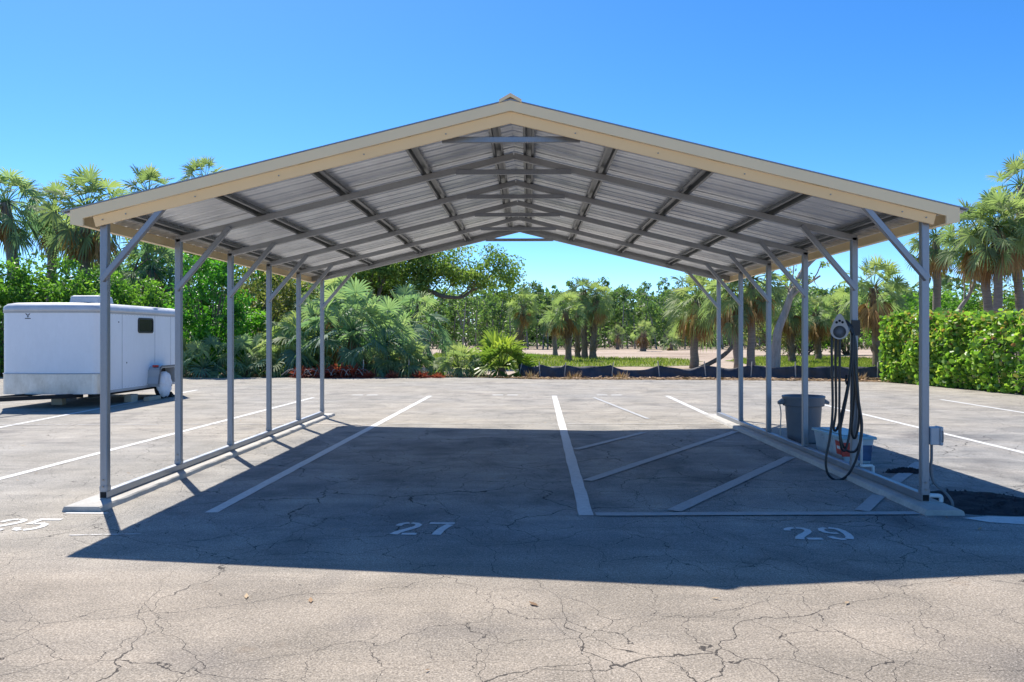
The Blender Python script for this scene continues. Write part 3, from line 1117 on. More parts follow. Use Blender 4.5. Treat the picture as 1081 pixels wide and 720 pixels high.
# electrical box on the front right post
eb = thing('outlet_box', 'grey weatherproof outlet box on the front right post with conduit to the ground', 'outlet box', (PX + .07, 0, .5))
g = MB()
xb = PX + T / 2 + .002
g.box(xb, xb + .075, -.055, .055, .53, .68)
bevel(g.build('box_body', M['box_grey'], eb), .008)
g = MB()
g.box(xb + .077, xb + .105, -.06, .06, .525, .685)
bevel(g.build('box_cover', M['box_grey'], eb), .01)
g = MB()
g.tube([(xb + .09, -.063, .56), (xb + .09, -.075, .565), (xb + .09, -.075, .64), (xb + .09, -.063, .65)], .006, 6)
g.build('latch', M['conduit'], eb)
g = MB()
g.tube(spline([(xb + .03, 0, .53), (xb + .03, 0, .42), (xb + .025, 0, .30), (xb + .05, -.01, .2), (xb + .12, -.05, .13), (xb + .16, -.08, .06), (xb + .165, -.09, .0)], 6), .012, 8)
g.build('conduit', M['conduit'], eb, True)
pv = MB()
pv.tube(spline([(PX + .034, -.01, KH + .05), (PX + .06, -.02, KH + .052), (PX + .115, -.03, KH + .05), (PX + .13, -.03, KH + .035), (PX + .13, -.03, KH)], 5), .018, 10)
tag(pv.build('drain_elbow', M['pvc'], None, True, origin=(PX + .1, -.02, KH)), 'short white plastic elbow pipe at the foot of the front right post', 'pipe')

# ------------------------------------------------------------------ trailer
TX0, TX1, TY0, TY1, TZ0, TZ1 = -10.5, -8.50, 9.4, 13.45, .28, 2.12
tr = thing('cargo_trailer', 'white enclosed cargo trailer parked left of the carport on wooden blocks', 'trailer', ((TX0 + TX1) / 2, 11.4, 0))


def rrect(x0, x1, y0, y1, r, n=5):
    P = []
    for cx_, cy_, a0 in ((x1 - r, y1 - r, 0), (x0 + r, y1 - r, 90), (x0 + r, y0 + r, 180), (x1 - r, y0 + r, 270)):
        for k in range(n + 1):
            a = R(a0 + 90 * k / n)
            P.append((cx_ + r * math.cos(a), cy_ + r * math.sin(a)))
    return P


def loft(g, rings, cap0=True, cap1=True):
    n = len(rings[0])
    g.add([p for r_ in rings for p in r_],
          [(i * n + k, i * n + (k + 1) % n, (i + 1) * n + (k + 1) % n, (i + 1) * n + k) for i in range(len(rings) - 1) for k in range(n)]
          + ([tuple(range(n - 1, -1, -1))] if cap0 else []) + ([tuple(range((len(rings) - 1) * n, len(rings) * n))] if cap1 else []))


def nose(inset, z, bow=.10):
    P = rrect(TX0 + inset, TX1 - inset, TY0 + inset, TY1 - inset, .14)
    out = []
    xm, hw = (TX0 + TX1) / 2, (TX1 - TX0) / 2
    for x, y in P:
        if y < (TY0 + TY1) / 2:
            y -= bow * (1 - ((x - xm) / hw) ** 2)
        out.append((x, y, z))
    return out


g = MB()
# front outline needs enough points across the nose
def dense(P):
    out = []
    for a, b in zip(P, P[1:] + P[:1]):
        L = math.hypot(a[0] - b[0], a[1] - b[1])
        k = max(1, int(L / .2))
        for i in range(k):
            t = i / k
            out.append((a[0] + (b[0] - a[0]) * t, a[1] + (b[1] - a[1]) * t))
    return out


def nose(inset, z, bow=.10):
    P = dense(rrect(TX0 + inset, TX1 - inset, TY0 + inset, TY1 - inset, .14))
    xm, hw = (TX0 + TX1) / 2, (TX1 - TX0) / 2
    return [(x, y - (bow * (1 - ((x - xm) / hw) ** 2) if y < (TY0 + TY1) / 2 else 0), z) for x, y in P]


loft(g, [nose(0, TZ0 + .05), nose(0, TZ1 - .16)], True, True)
g.build('trailer_body', M['white_metal'], tr)
g = MB()
loft(g, [nose(-.012, TZ1 - .17), nose(-.014, TZ1 - .13), nose(-.004, TZ1 - .07), nose(.05, TZ1 - .015), nose(.16, TZ1 + .012), nose(.5, TZ1 + .03)], True, True)
g.build('trailer_roof', M['roof_white'], tr, True)
g = MB()
loft(g, [nose(-.013, TZ1 - .20), nose(-.016, TZ1 - .175)], False, False)
loft(g, [nose(-.008, TZ0), nose(-.008, TZ0 + .055)], True, True)
g.build('edge_trim', M['box_grey'], tr)
# aluminium stone guard round the nose
g = MB()
P = [p for p in nose(-.010, TZ0 + .01) if p[1] < TY0 + .16]
P.sort(key=lambda p: p[0])
n = len(P)
g.add(P + [(x, y, TZ0 + .41) for x, y, z in P], [(i, i + 1, n + i + 1, n + i) for i in range(n - 1)])
sg = g.build('stone_guard', M['treadplate'], tr)
sgm = sg.modifiers.new('solid', 'SOLIDIFY')
sgm.thickness = .004
g = MB()
g.tube([(x, y - .006, TZ0 + .415) for x, y, z in P], .010, 6)
g.build('guard_strip', M['box_grey'], tr)
# corner post of the nose
for x in (TX0 - .004, TX1 + .004):
    g = MB()
    g.box(x - .016, x + .016, TY0 + .13, TY0 + .20, TZ0 + .05, TZ1 - .17)
    g.build('corner_trim', M['seam'], tr)
# panel seams down the side and across the nose
for y in (10.35, 11.9, 12.75):
    g = MB()
    g.box(TX1 - .002, TX1 + .003, y - .012, y + .012, TZ0 + .06, TZ1 - .17)
    g.build('panel_seam', M['seam'], tr)
# rivets along the lower trim and below the roof trim
for z in (TZ0 + .085, TZ1 - .215):
    g = MB()
    for k in range(26):
        y = TY0 + .25 + k * .14
        g.box(TX1 - .001, TX1 + .004, y - .006, y + .006, z - .006, z + .006)
    struct(g.build('rivet', M['seam'], tr), 'stuff')
# emblem: small dark winged mark with a bar under it
g = MB()
ex, ez = -9.9, 1.86
ey = TY0 - .10 * (1 - ((ex - (TX0 + TX1) / 2) / ((TX1 - TX0) / 2)) ** 2) - .004
for pts in ([(-.055, .05), (-.02, .01), (0, .0), (-.005, .02), (-.03, .045)], [(.055, .05), (.02, .01), (0, 0), (.005, .02), (.03, .045)], [(-.02, -.005), (.02, -.005), (.0, -.035)],
            [(-.06, -.045), (.06, -.045), (.06, -.06), (-.06, -.06)]):
    g.add([(ex + x, ey, ez + z) for x, z in pts] + [(ex + x, ey + .004, ez + z) for x, z in pts], [tuple(range(len(pts))), tuple(range(2 * len(pts) - 1, len(pts) - 1, -1))])
g.build('emblem', M['black_plastic'], tr)
# side window
g = MB()
wy0, wy1, wz0, wz1 = 11.06, 11.80, 1.52, 1.86
fr = rrect(wy0, wy1, wz0, wz1, .07)
ir = rrect(wy0 + .035, wy1 - .035, wz0 + .035, wz1 - .035, .05)
n = len(fr)
xf = TX1 + .018
g.add([(xf, y, z) for y, z in fr] + [(xf, y, z) for y, z in ir] + [(TX1 - .005, y, z) for y, z in fr] + [(TX1 + .002, y, z) for y, z in ir],
      [(k, (k + 1) % n, n + (k + 1) % n, n + k) for k in range(n)] + [((k + 1) % n, k, 2 * n + k, 2 * n + (k + 1) % n) for k in range(n)] + [(n + k, n + (k + 1) % n, 3 * n + (k + 1) % n, 3 * n + k) for k in range(n)])
wn = g.build('window', M['black_plastic'], tr)
g = MB()
g.add([(TX1 + .006 - tr.location.x, y - tr.location.y, z) for y, z in ir], [tuple(range(n))])
g.build('pane', M['glass_dark'], wn)
# side rivet/bolt spots and vents
for y, z in ((10.55, .88), (10.2, 1.75), (13.0, .62)):
    g = MB()
    g.tube([(TX1 - .002, y, z), (TX1 + .006, y, z)], .016, 8)
    g.build('bolt', M['black_plastic'], tr)
# roof unit
g = MB()
frustum(g, -9.70, -9.08, 10.5, 11.1, TZ1 + .01, TZ1 + .21, -.03)
bevel(g.build('roof_unit', M['roof_white'], tr), .05, 3)
# fender with wheel in a cloth cover
wy = 12.02
g = MB()
xo = TX1 + .27
pf = [(11.5, .36), (11.6, .72), (11.68, .76), (12.36, .76), (12.44, .72), (12.56, .36)]
pi = [(11.56, .36), (11.64, .69), (11.70, .72), (12.34, .72), (12.40, .69), (12.50, .36)]
n = len(pf)
g.add([(TX1 + .002, y, z) for y, z in pf] + [(xo, y, z) for y, z in pf] + [(TX1 + .002, y, z) for y, z in pi] + [(xo, y, z) for y, z in pi],
      [(i, i + 1, n + i + 1, n + i) for i in range(n - 1)] + [(2 * n + i + 1, 2 * n + i, 3 * n + i, 3 * n + i + 1) for i in range(n - 1)] + [(n + i, n + i + 1, 3 * n + i + 1, 3 * n + i) for i in range(n - 1)])
g.box(TX1 + .004, xo - .004, 11.545, 11.56, .30, .68)
fd = g.build('fender', M['box_grey'], tr)
g = MB()
g.box(TX1 + .003 - tr.location.x, TX1 + .02 - tr.location.x, 11.66 - tr.location.y, 12.46 - tr.location.y, .30, .715)
g.build('fender_liner', M['rubber'], fd)
g = MB()
for (ya, za), (yb2, zb) in zip(pf[:-1], pf[1:]):
    g.bar((xo - tr.location.x, ya - tr.location.y, za), (xo - tr.location.x, yb2 - tr.location.y, zb), .03, .035)
g.build('fender_lip', M['conduit'], fd)
g = MB()
g.box(TX1 + .08 - tr.location.x, TX1 + .2 - tr.location.x, 11.60 - tr.location.y, 11.66 - tr.location.y, .75, .79)
g.build('marker_light', M['red_lamp'], fd)
for xw_, nm in ((TX1 + .13, 'wheel'), (TX0 - .13, 'wheel')):
    g = MB()
    prof = []
    for k in range(13):
        a = PI * k / 12
        prof.append((.23 + .07 * math.sin(a), -.095 * math.cos(a)))
    nn2 = 28
    vs = []
    for r_, o_ in prof:
        for k in range(nn2):
            a = 2 * PI * k / nn2
            vs.append((xw_ + o_, wy + r_ * math.cos(a), .302 + r_ * math.sin(a)))
    g.add(vs, [(i * nn2 + k, i * nn2 + (k + 1) % nn2, (i + 1) * nn2 + (k + 1) % nn2, (i + 1) * nn2 + k) for i in range(12) for k in range(nn2)])
    g.tube([(xw_ - .07, wy, .302), (xw_ + .07, wy, .302)], .20, 20)
    whl = g.build(nm, M['rubber'], tr, True)
    if xw_ > TX1:
        g = MB()
        vs, fs = [], []
        rr, kk = 7, 40
        rc = random.Random(3)
        for i in range(rr + 1):
            r_ = .30 * i / rr
            for k in range(kk):
                a = 2 * PI * k / kk
                wob = 1.03 + .012 * math.sin(3 * a + 1)
                z = .325 + r_ * math.sin(a) * wob
                dx = .13 + .012 * math.sin(9 * a + .4 * math.sin(3 * a)) * (i / rr) ** 1.5 - .06 * (i / rr) ** 5
                vs.append((xw_ + dx - tr.location.x, wy + r_ * math.cos(a) * wob - tr.location.y, max(.03, z)))
        for i in range(rr):
            for k in range(kk):
                fs.append((i * kk + k, i * kk + (k + 1) % kk, (i + 1) * kk + (k + 1) % kk, (i + 1) * kk + k))
        # wrap over the tread
        base = rr * kk
        for k in range(kk):
            x, y, z = vs[base + k]
            vs.append((x - .07, y, max(.03, z)))
        for k in range(kk):
            fs.append((base + k, base + (k + 1) % kk, base + kk + (k + 1) % kk, base + kk + k))
        g.add(vs, fs)
        g.build('wheel_cover', M['tarp'], whl, True)
# frame, tongue, jack
g = MB()
for x in (TX0 + .25, TX1 - .25):
    g.bar((x, TY0 + .1, TZ0 - .03), (x, TY1 - .1, TZ0 - .03), .06, .09)
g.bar((TX0 + .1, wy, .30), (TX1 - .1, wy, .30), .07, .07)
g.build('chassis', M['rubber'], tr)
g = MB()
xm = (TX0 + TX1) / 2
g.bar((TX1 - .45, TY0 + .2, TZ0 - .04), (xm + .04, 7.3, TZ0 + .04), .05, .08)
g.bar((TX0 + .45, TY0 + .2, TZ0 - .04), (xm - .04, 7.3, TZ0 + .04), .05, .08)
g.bar((xm, 7.45, TZ0 + .05), (xm, 6.9, TZ0 + .07), .09, .09)
tg = g.build('tongue', M['rubber'], tr)
g = MB()
g.tube([(xm, 7.5, .12), (xm, 7.5, .72)], .03, 10)
g.tube([(xm, 7.5, .0), (xm, 7.5, .13)], [.09, .04], 10)
g.tube([(xm, 7.5, .70), (xm + .14, 7.45, .72)], .012, 6)
g.build('jack', M['conduit'], tr)
g = MB()
g.box(-9.62, -9.40, TY0 - .13, TY0 - .1, .20, .27)
g.build('reflector', M['label_white'], tr)
blk = 'wooden blocks under the trailer'
for i, (x, y, sx, sy, sz, lab) in enumerate([
        (-9.78, 10.2, .24, .16, .16, 'squared wooden block under the nose of the white trailer'),
        (-8.62, 11.0, .16, .30, .17, 'wooden block under the side of the trailer before its wheel'),
        (-8.35, 11.45, .12, .62, .09, 'long pale timber lying on the asphalt before the covered trailer wheel')]):
    g = MB()
    g.box(x - sx / 2, x + sx / 2, y - sy / 2, y + sy / 2, 0.002, sz)
    if i == 0:
        g.box(x - sx / 2 + .06, x + sx / 2 + .1, y - .02, y + .1, sz + .002, sz + .06)
    o = bevel(g.build('wood_block', M['wood'], None, origin=(x, y, 0)), .006)
    tag(o, lab, 'wood block', blk)
g = MB()
g.box(-.07, .07, -.12, .12, 0, .1)
x, y = -8.4, 12.42
wdg = MB()
wdg.sweep([(x - .06, y, .002), (x - .06, y + .2, .002), (x - .06, y, .13)], (0, 0, 0), (.13, 0, 0), None)
tag(wdg.build('wheel_chock', M['rubber'], None, origin=(x, y, 0)), 'dark wheel chock wedged behind the covered trailer wheel', 'wheel chock')


# ------------------------------------------------------------------ vegetation
def fan(g, base, d, pet, RR, nseg, droop, rn, val, A=R(112), wd=.03, bend=.25, pl=None):
    """a palm fan: bent stalk and radiating pleated segments with drooping tips"""
    d = Vector(d).normalized()
    base = Vector(base)
    pts = []
    for i in range(4):
        t = i / 3
        pts.append(base + d * pet * t - Vector((0, 0, 1)) * bend * pet * t * t)
    (pl or g).tube(pts, [.022, .017, .013, .009], 3, False, val)
    h = pts[-1]
    t = (pts[-1] - pts[-2]).normalized()
    sd_ = t.cross(Vector((0, 0, 1)))
    if sd_.length < .05:
        sd_ = Vector((math.cos(rn.uniform(0, 6)), math.sin(rn.uniform(0, 6)), 0))
    sd_.normalize()
    roll = rn.uniform(-1.0, 1.0)
    nrm = sd_.cross(t).normalized()
    sd_ = (sd_ * math.cos(roll) + nrm * math.sin(roll)).normalized()
    nrm = sd_.cross(t).normalized()
    for k in range(nseg):
        a = -A + 2 * A * k / (nseg - 1) + rn.uniform(-.03, .03)
        dr = t * math.cos(a) + sd_ * math.sin(a)
        dr = (dr + nrm * (.25 * abs(math.sin(a)) + rn.uniform(-.05, .05))).normalized()
        L = RR * (.72 + .28 * math.cos(a * .8)) * rn.uniform(.85, 1.08)
        ac = (sd_ * math.cos(a) - t * math.sin(a))
        ac = (ac + nrm * rn.choice((-.35, .35))).normalized()
        vs = []
        for u, w_ in ((.03, .15), (.45, 1.0), (.76, .55)):
            p = h + dr * L * u - Vector((0, 0, 1)) * droop * L * u ** 2.3
            vs += [p - ac * wd * w_, p + ac * wd * w_]
        p = h + dr * L - Vector((0, 0, 1)) * droop * L * rn.uniform(.8, 1.35)
        p = p - dr * L * droop * .2
        vs.append(p)
        g.add(vs, [(0, 1, 3, 2), (2, 3, 5, 4), (4, 5, 6)], min(1, max(0, val + rn.uniform(-.12, .12))))


def crown_mesh(seed, n=34, pet=.75, RR=.72, lo=-38, droop=.55, nseg=22, wd=.03):
    rn = random.Random(seed)
    g = MB()
    for i in range(n):
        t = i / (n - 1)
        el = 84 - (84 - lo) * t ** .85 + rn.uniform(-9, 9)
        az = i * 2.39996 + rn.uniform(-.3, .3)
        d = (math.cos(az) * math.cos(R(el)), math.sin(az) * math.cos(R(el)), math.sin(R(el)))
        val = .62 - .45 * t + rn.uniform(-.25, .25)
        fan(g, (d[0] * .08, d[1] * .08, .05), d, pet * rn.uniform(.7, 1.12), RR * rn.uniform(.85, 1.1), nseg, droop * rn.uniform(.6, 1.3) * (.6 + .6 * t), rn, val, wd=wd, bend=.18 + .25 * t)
    return g


def skirt_mesh(seed, n=10, pet=.55, RR=.6):
    rn = random.Random(seed)
    g = MB()
    for i in range(n):
        el = rn.uniform(-82, -42)
        az = i * 2.39996 + rn.uniform(-.5, .5)
        d = (math.cos(az) * math.cos(R(el)), math.sin(az) * math.cos(R(el)), math.sin(R(el)))
        fan(g, (d[0] * .12, d[1] * .12, 0), d, pet * rn.uniform(.6, 1.1), RR * rn.uniform(.7, 1.1), 14, .7, rn, rn.uniform(.15, .85), A=R(60), wd=.026, bend=.5)
    return g


def to_mesh(g, name, mat):
    o = g.build(name, mat)
    me = o.data
    bpy.data.objects.remove(o)
    return me


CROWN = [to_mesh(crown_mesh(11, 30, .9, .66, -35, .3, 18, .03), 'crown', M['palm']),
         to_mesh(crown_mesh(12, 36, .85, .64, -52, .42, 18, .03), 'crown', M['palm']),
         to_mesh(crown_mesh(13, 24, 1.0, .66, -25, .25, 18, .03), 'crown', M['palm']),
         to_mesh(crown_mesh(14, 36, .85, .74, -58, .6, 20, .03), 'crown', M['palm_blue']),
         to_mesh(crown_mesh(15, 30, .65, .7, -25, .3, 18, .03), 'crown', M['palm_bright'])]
SKIRT = [to_mesh(skirt_mesh(21), 'dead_skirt', M['dead']),
         to_mesh(skirt_mesh(22, 18, .6, .66), 'dead_skirt', M['dead']),
         to_mesh(skirt_mesh(23, 6, .5, .5), 'dead_skirt', M['dead'])]


def child(name, me, par, loc, sc=1, rz=0):
    o = bpy.data.objects.new(name, me)
    COL.objects.link(o)
    o.parent = par
    o.location = loc
    o.scale = (sc, sc, sc)
    o.rotation_euler = (0, 0, rz)
    return o


def palm(label, x, y, H, sc, crown=0, skirt=0, lean=(0, 0), boots=0, rad=.15, group='palms', z0=-.06, name='palm_tree'):
    rn = random.Random(hash((round(x, 2), round(y, 2))) & 0xffff)
    root = thing(name, label, 'palm tree', (x, y, z0), 0, group, False)
    g = MB()
    n = 9
    pts, rad_ = [], []
    for i in range(n):
        t = i / (n - 1)
        pts.append((lean[0] * t ** 1.6 + rn.uniform(-.03, .03), lean[1] * t ** 1.6, H * t))
        rad_.append(rad * (1.28 - .38 * t if i else 1.5) * rn.uniform(.95, 1.05))
    g.tube(pts, rad_, 10)
    if boots:
        k = int(H * 26 * boots)
        for i in range(k):
            t = 1 - boots * rn.random()
            c = Vector((lean[0] * t ** 1.6, lean[1] * t ** 1.6, H * t))
            a = i * 2.39996
            o = Vector((math.cos(a), math.sin(a), 0))
            s_ = Vector((-o.y, o.x, 0))
            r0 = rad * (1.2 - .38 * t)
            w_, L = .05 * rad / .15, rn.uniform(.16, .3) * rad / .15
            p0 = c + o * r0 * .8
            p1 = c + o * (r0 + L * .45) + Vector((0, 0, L))
            g.add([p0 - s_ * w_, p0 + s_ * w_, p0 - Vector((0, 0, .05)), p1 - s_ * w_ * .8, p1 + s_ * w_ * .8, p1 - o * .04], [(0, 2, 1), (0, 3, 4, 1) [::-1], (1, 4, 5), (0, 5, 3), (2, 0, 3), (2, 3, 4), (2, 4, 1), (3, 5, 4)])
    g.build('trunk', M['bark_boot'] if boots > .5 else M['bark_palm'], root, not boots)
    top = Vector((lean[0], lean[1], H))
    cr = child('crown', CROWN[crown], root, top, sc, rn.uniform(0, 6))
    cr.rotation_euler = (rn.uniform(-.16, .16), rn.uniform(-.16, .16), rn.uniform(0, 6))
    cr.scale = (sc * rn.uniform(.92, 1.08), sc * rn.uniform(.92, 1.08), sc * rn.uniform(.88, 1.12))
    if skirt is not None:
        child('dead_skirt', SKIRT[skirt], root, top - Vector((0, 0, .06 * sc)), sc, rn.uniform(0, 6))
    return root


def palm_px(label, px, base_d, crown_px, crown_py, sc, **k):
    """palm whose foot stands at depth base_d under column px, crown centre seen at crown_px, crown_py"""
    x, y = at(px, base_d)
    xc, _ = at(crown_px, base_d)
    H = hz(crown_py, base_d) + .06
    return palm(label, x, y, H, sc, lean=(xc - x, k.pop('ly', 0)), **k)


GL = 'cabbage palms rising behind the trailer'
palm_px('palm with leaning trunk at the left edge, behind shrubs and trailer', 20, 35, 6, 214, 1.25, crown=3, skirt=0, rad=.22, group=GL)
palm_px('tall full palm right behind the carport left roof corner', 84, 36, 92, 222, 1.5, crown=1, skirt=1, rad=.24, group=GL)
palm_px('palm between the leaning palm and the full palm, set back a little', 52, 40, 58, 222, 1.25, crown=1, skirt=1, rad=.2, group=GL)
palm_px('palm whose head shows over the roof edge, third from left', 150, 41, 157, 205, 1.2, crown=0, skirt=1, rad=.2, group=GL)
palm_px('palm mostly behind the roof with only its tip over the roof edge', 212, 45, 216, 192, 1.15, crown=2, skirt=0, rad=.2, group=GL)
palm_px('low shaggy palm with drooping fronds above the trailer roof', 160, 38, 160, 285, 1.45, crown=3, skirt=1, rad=.2, group=GL)

GC = 'short cabbage palms standing in the field'
palm_px('field palm with leaning trunk beside the spreading tree', 548, 58, 553, 322, .95, crown=1, skirt=1, boots=.9, rad=.17, group=GC)
palm_px('small field palm at the left end of the central palm cluster', 586, 62, 584, 336, .85, crown=0, skirt=1, boots=.5, group=GC)
palm_px('front palm of the central cluster with thick booted trunk', 600, 50, 597, 328, 1.0, crown=0, skirt=1, boots=.8, rad=.16, group=GC)
palm_px('palm in the middle of the central cluster with a low crown', 610, 56, 609, 332, .8, crown=1, skirt=1, boots=.9, rad=.15, group=GC)
palm_px('tallest palm of the central cluster', 617, 54.5, 616, 309, .95, crown=0, skirt=0, boots=.85, rad=.17, group=GC)
palm_px('palm at the right of the central cluster, brown fronds hanging right', 626, 54, 630, 317, 1.0, crown=1, skirt=1, boots=.9, rad=.18, group=GC)
palm_px('tiny palm at the wood edge right of the central cluster', 652, 92, 652, 352, .75, crown=2, skirt=0, boots=.6, group=GC)
palm_px('lone stout palm with yellow crown far out on the sand', 679, 82, 679, 350, 1.0, crown=2, skirt=1, boots=.9, rad=.24, group=GC)
palm_px('low yellow palm at the wood edge, left of the smooth trunked palm', 709, 86, 709, 361, .95, crown=2, skirt=0, group=GC)
palm_px('shaggy palm with pale smooth trunk and heavy brown skirt by the silt fence', 733, 38.5, 736, 316, 1.25, crown=1, skirt=1, rad=.16, group=GC)
palm_px('slim leaning palm between the back right carport posts', 779, 35, 770, 308, 1.1, crown=1, skirt=1, rad=.13, group=GC)
palm_px('straight pale palm just right of the slim leaning palm', 793, 35, 794, 296, 1.15, crown=0, skirt=1, rad=.15, group=GC)

GR = 'cabbage palms in the grove on the right'
palm_px('booted palm with bulky trunk at the grove left end', 836, 47, 832, 322, 1.15, crown=1, skirt=1, boots=.95, rad=.17, group=GR)
palm_px('grove palm seen just left of the hose hanger', 864, 52, 860, 330, 1.15, crown=0, skirt=1, boots=.9, rad=.17, group=GR)
palm_px('grove palm seen through the hose loops', 884, 56, 882, 327, 1.15, crown=1, skirt=1, boots=.8, rad=.17, group=GR)
palm_px('full headed palm at the left end of the hedge', 926, 40, 922, 304, 1.3, crown=2, skirt=1, boots=.9, rad=.17, group=GR)
palm_px('palm with low crown behind the left end of the hedge', 946, 50, 945, 318, 1.15, crown=1, skirt=1, boots=.6, rad=.17, group=GR)
palm_px('palm half hidden under the carport right roof corner', 990, 40, 988, 250, 1.2, crown=1, skirt=1, rad=.17, group=GR)
palm_px('leaning palm, left of the three tall trunks over the hedge', 1047, 33, 1033, 246, 1.2, crown=0, skirt=1, rad=.15, group=GR)
palm_px('straight palm, middle of the three tall trunks over the hedge', 1053, 32, 1053, 240, 1.2, crown=1, skirt=1, rad=.15, group=GR)
palm_px('curved palm, right of the three tall trunks over the hedge', 1080, 33, 1068, 236, 1.25, crown=1, skirt=1, rad=.15, group=GR)
palm_px('tallest palm at the right edge with its head above the others', 1098, 36, 1077, 196, 1.1, crown=2, skirt=0, rad=.15, group=GR)
palm_px('palm at the right edge of the grove beyond the three trunks', 1118, 34, 1112, 238, 1.3, crown=1, skirt=1, rad=.15, group=GR)

# palmettos: crowns on the ground
PALMETTO = [to_mesh(crown_mesh(31, 30, .7, .62, 8, .3, 18, .03), 'fronds', M['palm_bright']),
            to_mesh(crown_mesh(32, 36, 1.0, .58, -40, .6, 18, .030), 'fronds', M['palm_blue']),
            to_mesh(crown_mesh(33, 24, .8, .7, 0, .6, 20, .032), 'fronds', M['palm'])]


def palmetto(label, px, d, sc, kind, z=.1, group='palmettos along the back of the lot', skirt=None, stem=.35):
    x, y = at(px, d)
    root = thing('palmetto', label, 'palmetto', (x, y, -.06), 0, group, False)
    rn = random.Random(px * 31 + int(d))
    g = MB()
    g.tube([(0, 0, -.05), (.02, 0, stem * .5), (0, .02, stem)], [.16, .13, .11], 8)
    g.build('stem', M['bark_boot'], root)
    child('fronds', PALMETTO[kind], root, (0, 0, stem), sc, rn.uniform(0, 6))
    if skirt is not None:
        child('dead_skirt', SKIRT[skirt], root, (0, 0, stem), sc * .8, rn.uniform(0, 6))
    return root


palmetto('bright yellow green palmetto bush alone at the back of the lot', 529, 30.3, 1.4, 0, skirt=2, stem=.35)
palmetto('small dull palmetto left of the bright palmetto bush', 484, 30, .95, 2, skirt=0)
palmetto('small green palmetto at the right end of the bluish palm clump', 437, 30, 1.0, 2, skirt=0)
palmetto('bluish drooping palm over the red plants, tallest of the clump', 372, 31, 1.55, 1, stem=1.7, skirt=1)
palmetto('bluish drooping palm hanging low beside the small green palmetto', 407, 30.8, 1.35, 1, stem=1.25, skirt=1)
palmetto('bluish drooping palm seen behind the rearmost left post', 338, 31.2, 1.4, 1, stem=1.35, skirt=1)
palmetto('green drooping palm left of the rearmost left post', 308, 31.5, 1.35, 2, stem=1.15, skirt=1)
palmetto('upright bluish palm high behind the tallest drooping palm', 352, 35, 1.45, 1, stem=2.6, skirt=1)
palmetto('bluish palm under the limb of the spreading tree', 428, 34, 1.35, 1, stem=2.0, skirt=1)
palmetto('low dark palmetto under the vivid green tree', 215, 29.5, 1.0, 1)
palmetto('low dark palmetto between the second and third left posts', 262, 29.8, 1.05, 1)
palmetto('low palmetto behind the fourth left post', 287, 30, .95, 2)
palmetto('low palmetto behind the fifth left post', 322, 30.2, .85, 1)
palmetto('low palmetto at the back of the trailer', 190, 30.5, 1.1, 2)
palmetto('low bluish palmetto right of the red plants', 398, 30, .85, 1)


# --- broadleaf plants
def leaf(g, p, size, rn, val, sides=4, flat=.0):
    n = Vector((rn.gauss(0, 1), rn.gauss(0, 1), rn.gauss(0, 1) + flat))
    if n.length < .01:
        n = Vector((0, 0, 1))
    n.normalize()
    u = n.cross(Vector((rn.gauss(0, 1), rn.gauss(0, 1), rn.gauss(0, 1)))).normalized()
    v_ = n.cross(u)
    s = size * rn.uniform(.6, 1.25)
    if sides == 4:
        vs = [p - u * s, p + v_ * s * .5 + n * s * .12, p + u * s, p - v_ * s * .5 + n * s * .12]
        g.add(vs, [(0, 1, 2, 3)], val)
    else:
        vs = [p + (u * math.cos(2 * PI * k / sides) * s * .62 + v_ * math.sin(2 * PI * k / sides) * s * .55) for k in range(sides)]
        g.add(vs, [tuple(range(sides))], val)


def clump(g, c, r, n, size, rn, base=.5, spread=.35, squash=.75, sides=4):
    for _ in range(n):
        d = Vector((rn.gauss(0, 1), rn.gauss(0, 1), rn.gauss(0, 1)))
        d.normalize()
        d *= r * rn.random() ** .45
        d.z *= squash
        leaf(g, Vector(c) + d, size, rn, min(1, max(0, base + rn.uniform(-spread, spread))), sides, .5)


def shrub_mesh(seed, rx, ry, h, nclump, nleaf, size, cr, hollow=.5):
    """lumpy shrub: clumps through an ellipsoid volume, denser to the outside; plus stems"""
    rn = random.Random(seed)
    g, st_ = MB(), MB()
    for i in range(nclump):
        a = rn.uniform(0, 2 * PI)
        z = rn.random()
        r_ = math.sqrt(max(.02, 1 - (z * 1.9 - .9) ** 2 * .9)) * (hollow + (1 - hollow) * rn.random() ** .5)
        c = Vector((math.cos(a) * rx * r_, math.sin(a) * ry * r_, h * (.08 + .86 * z) + rn.uniform(-.1, .1) * h))
        clump(g, c, cr * rn.uniform(.6, 1.4), int(nleaf * rn.uniform(.6, 1.3)), size, rn, rn.uniform(.25, .65), .3)
        if i % 3 == 0:
            st_.tube([(rn.uniform(-.1, .1) * rx, rn.uniform(-.1, .1) * ry, -.05), (c.x * .4, c.y * .4, c.z * .5), c], [.035, .025, .008], 4, False)
    return g, st_


SHRUB = {}
for key, mat, args in (
        ('green', M['shrub'], (41, 1.9, 1.4, 3.6, 90, 70, .085, .42)),
        ('vivid', M['shrub_vivid'], (42, 1.2, 1.1, 4.0, 85, 80, .08, .38)),
        ('olive', M['shrub_olive'], (43, 1.5, 1.2, 3.8, 70, 60, .075, .42)),
        ('wide', M['shrub'], (44, 2.6, 1.8, 5.6, 130, 70, .11, .55))):
    lf, stm = shrub_mesh(*args)
    SHRUB[key] = (to_mesh(lf, 'foliage', mat), to_mesh(stm, 'stem', M['bark']))


def shrub(label, px, d, kind, sx=1, sz=1, group='shrubs along the back of the lot', name='shrub', cat='shrub'):
    x, y = at(px, d)
    root = thing(name, label, cat, (x, y, -.06), 0, group, False)
    rz = random.Random(int(px * 7 + d)).uniform(0, 6)
    for nm, me in zip(('foliage', 'stem'), SHRUB[kind]):
        o = child(nm, me, root, (0, 0, 0), 1, rz)
        o.scale = (sx, sx, sz)
    return root


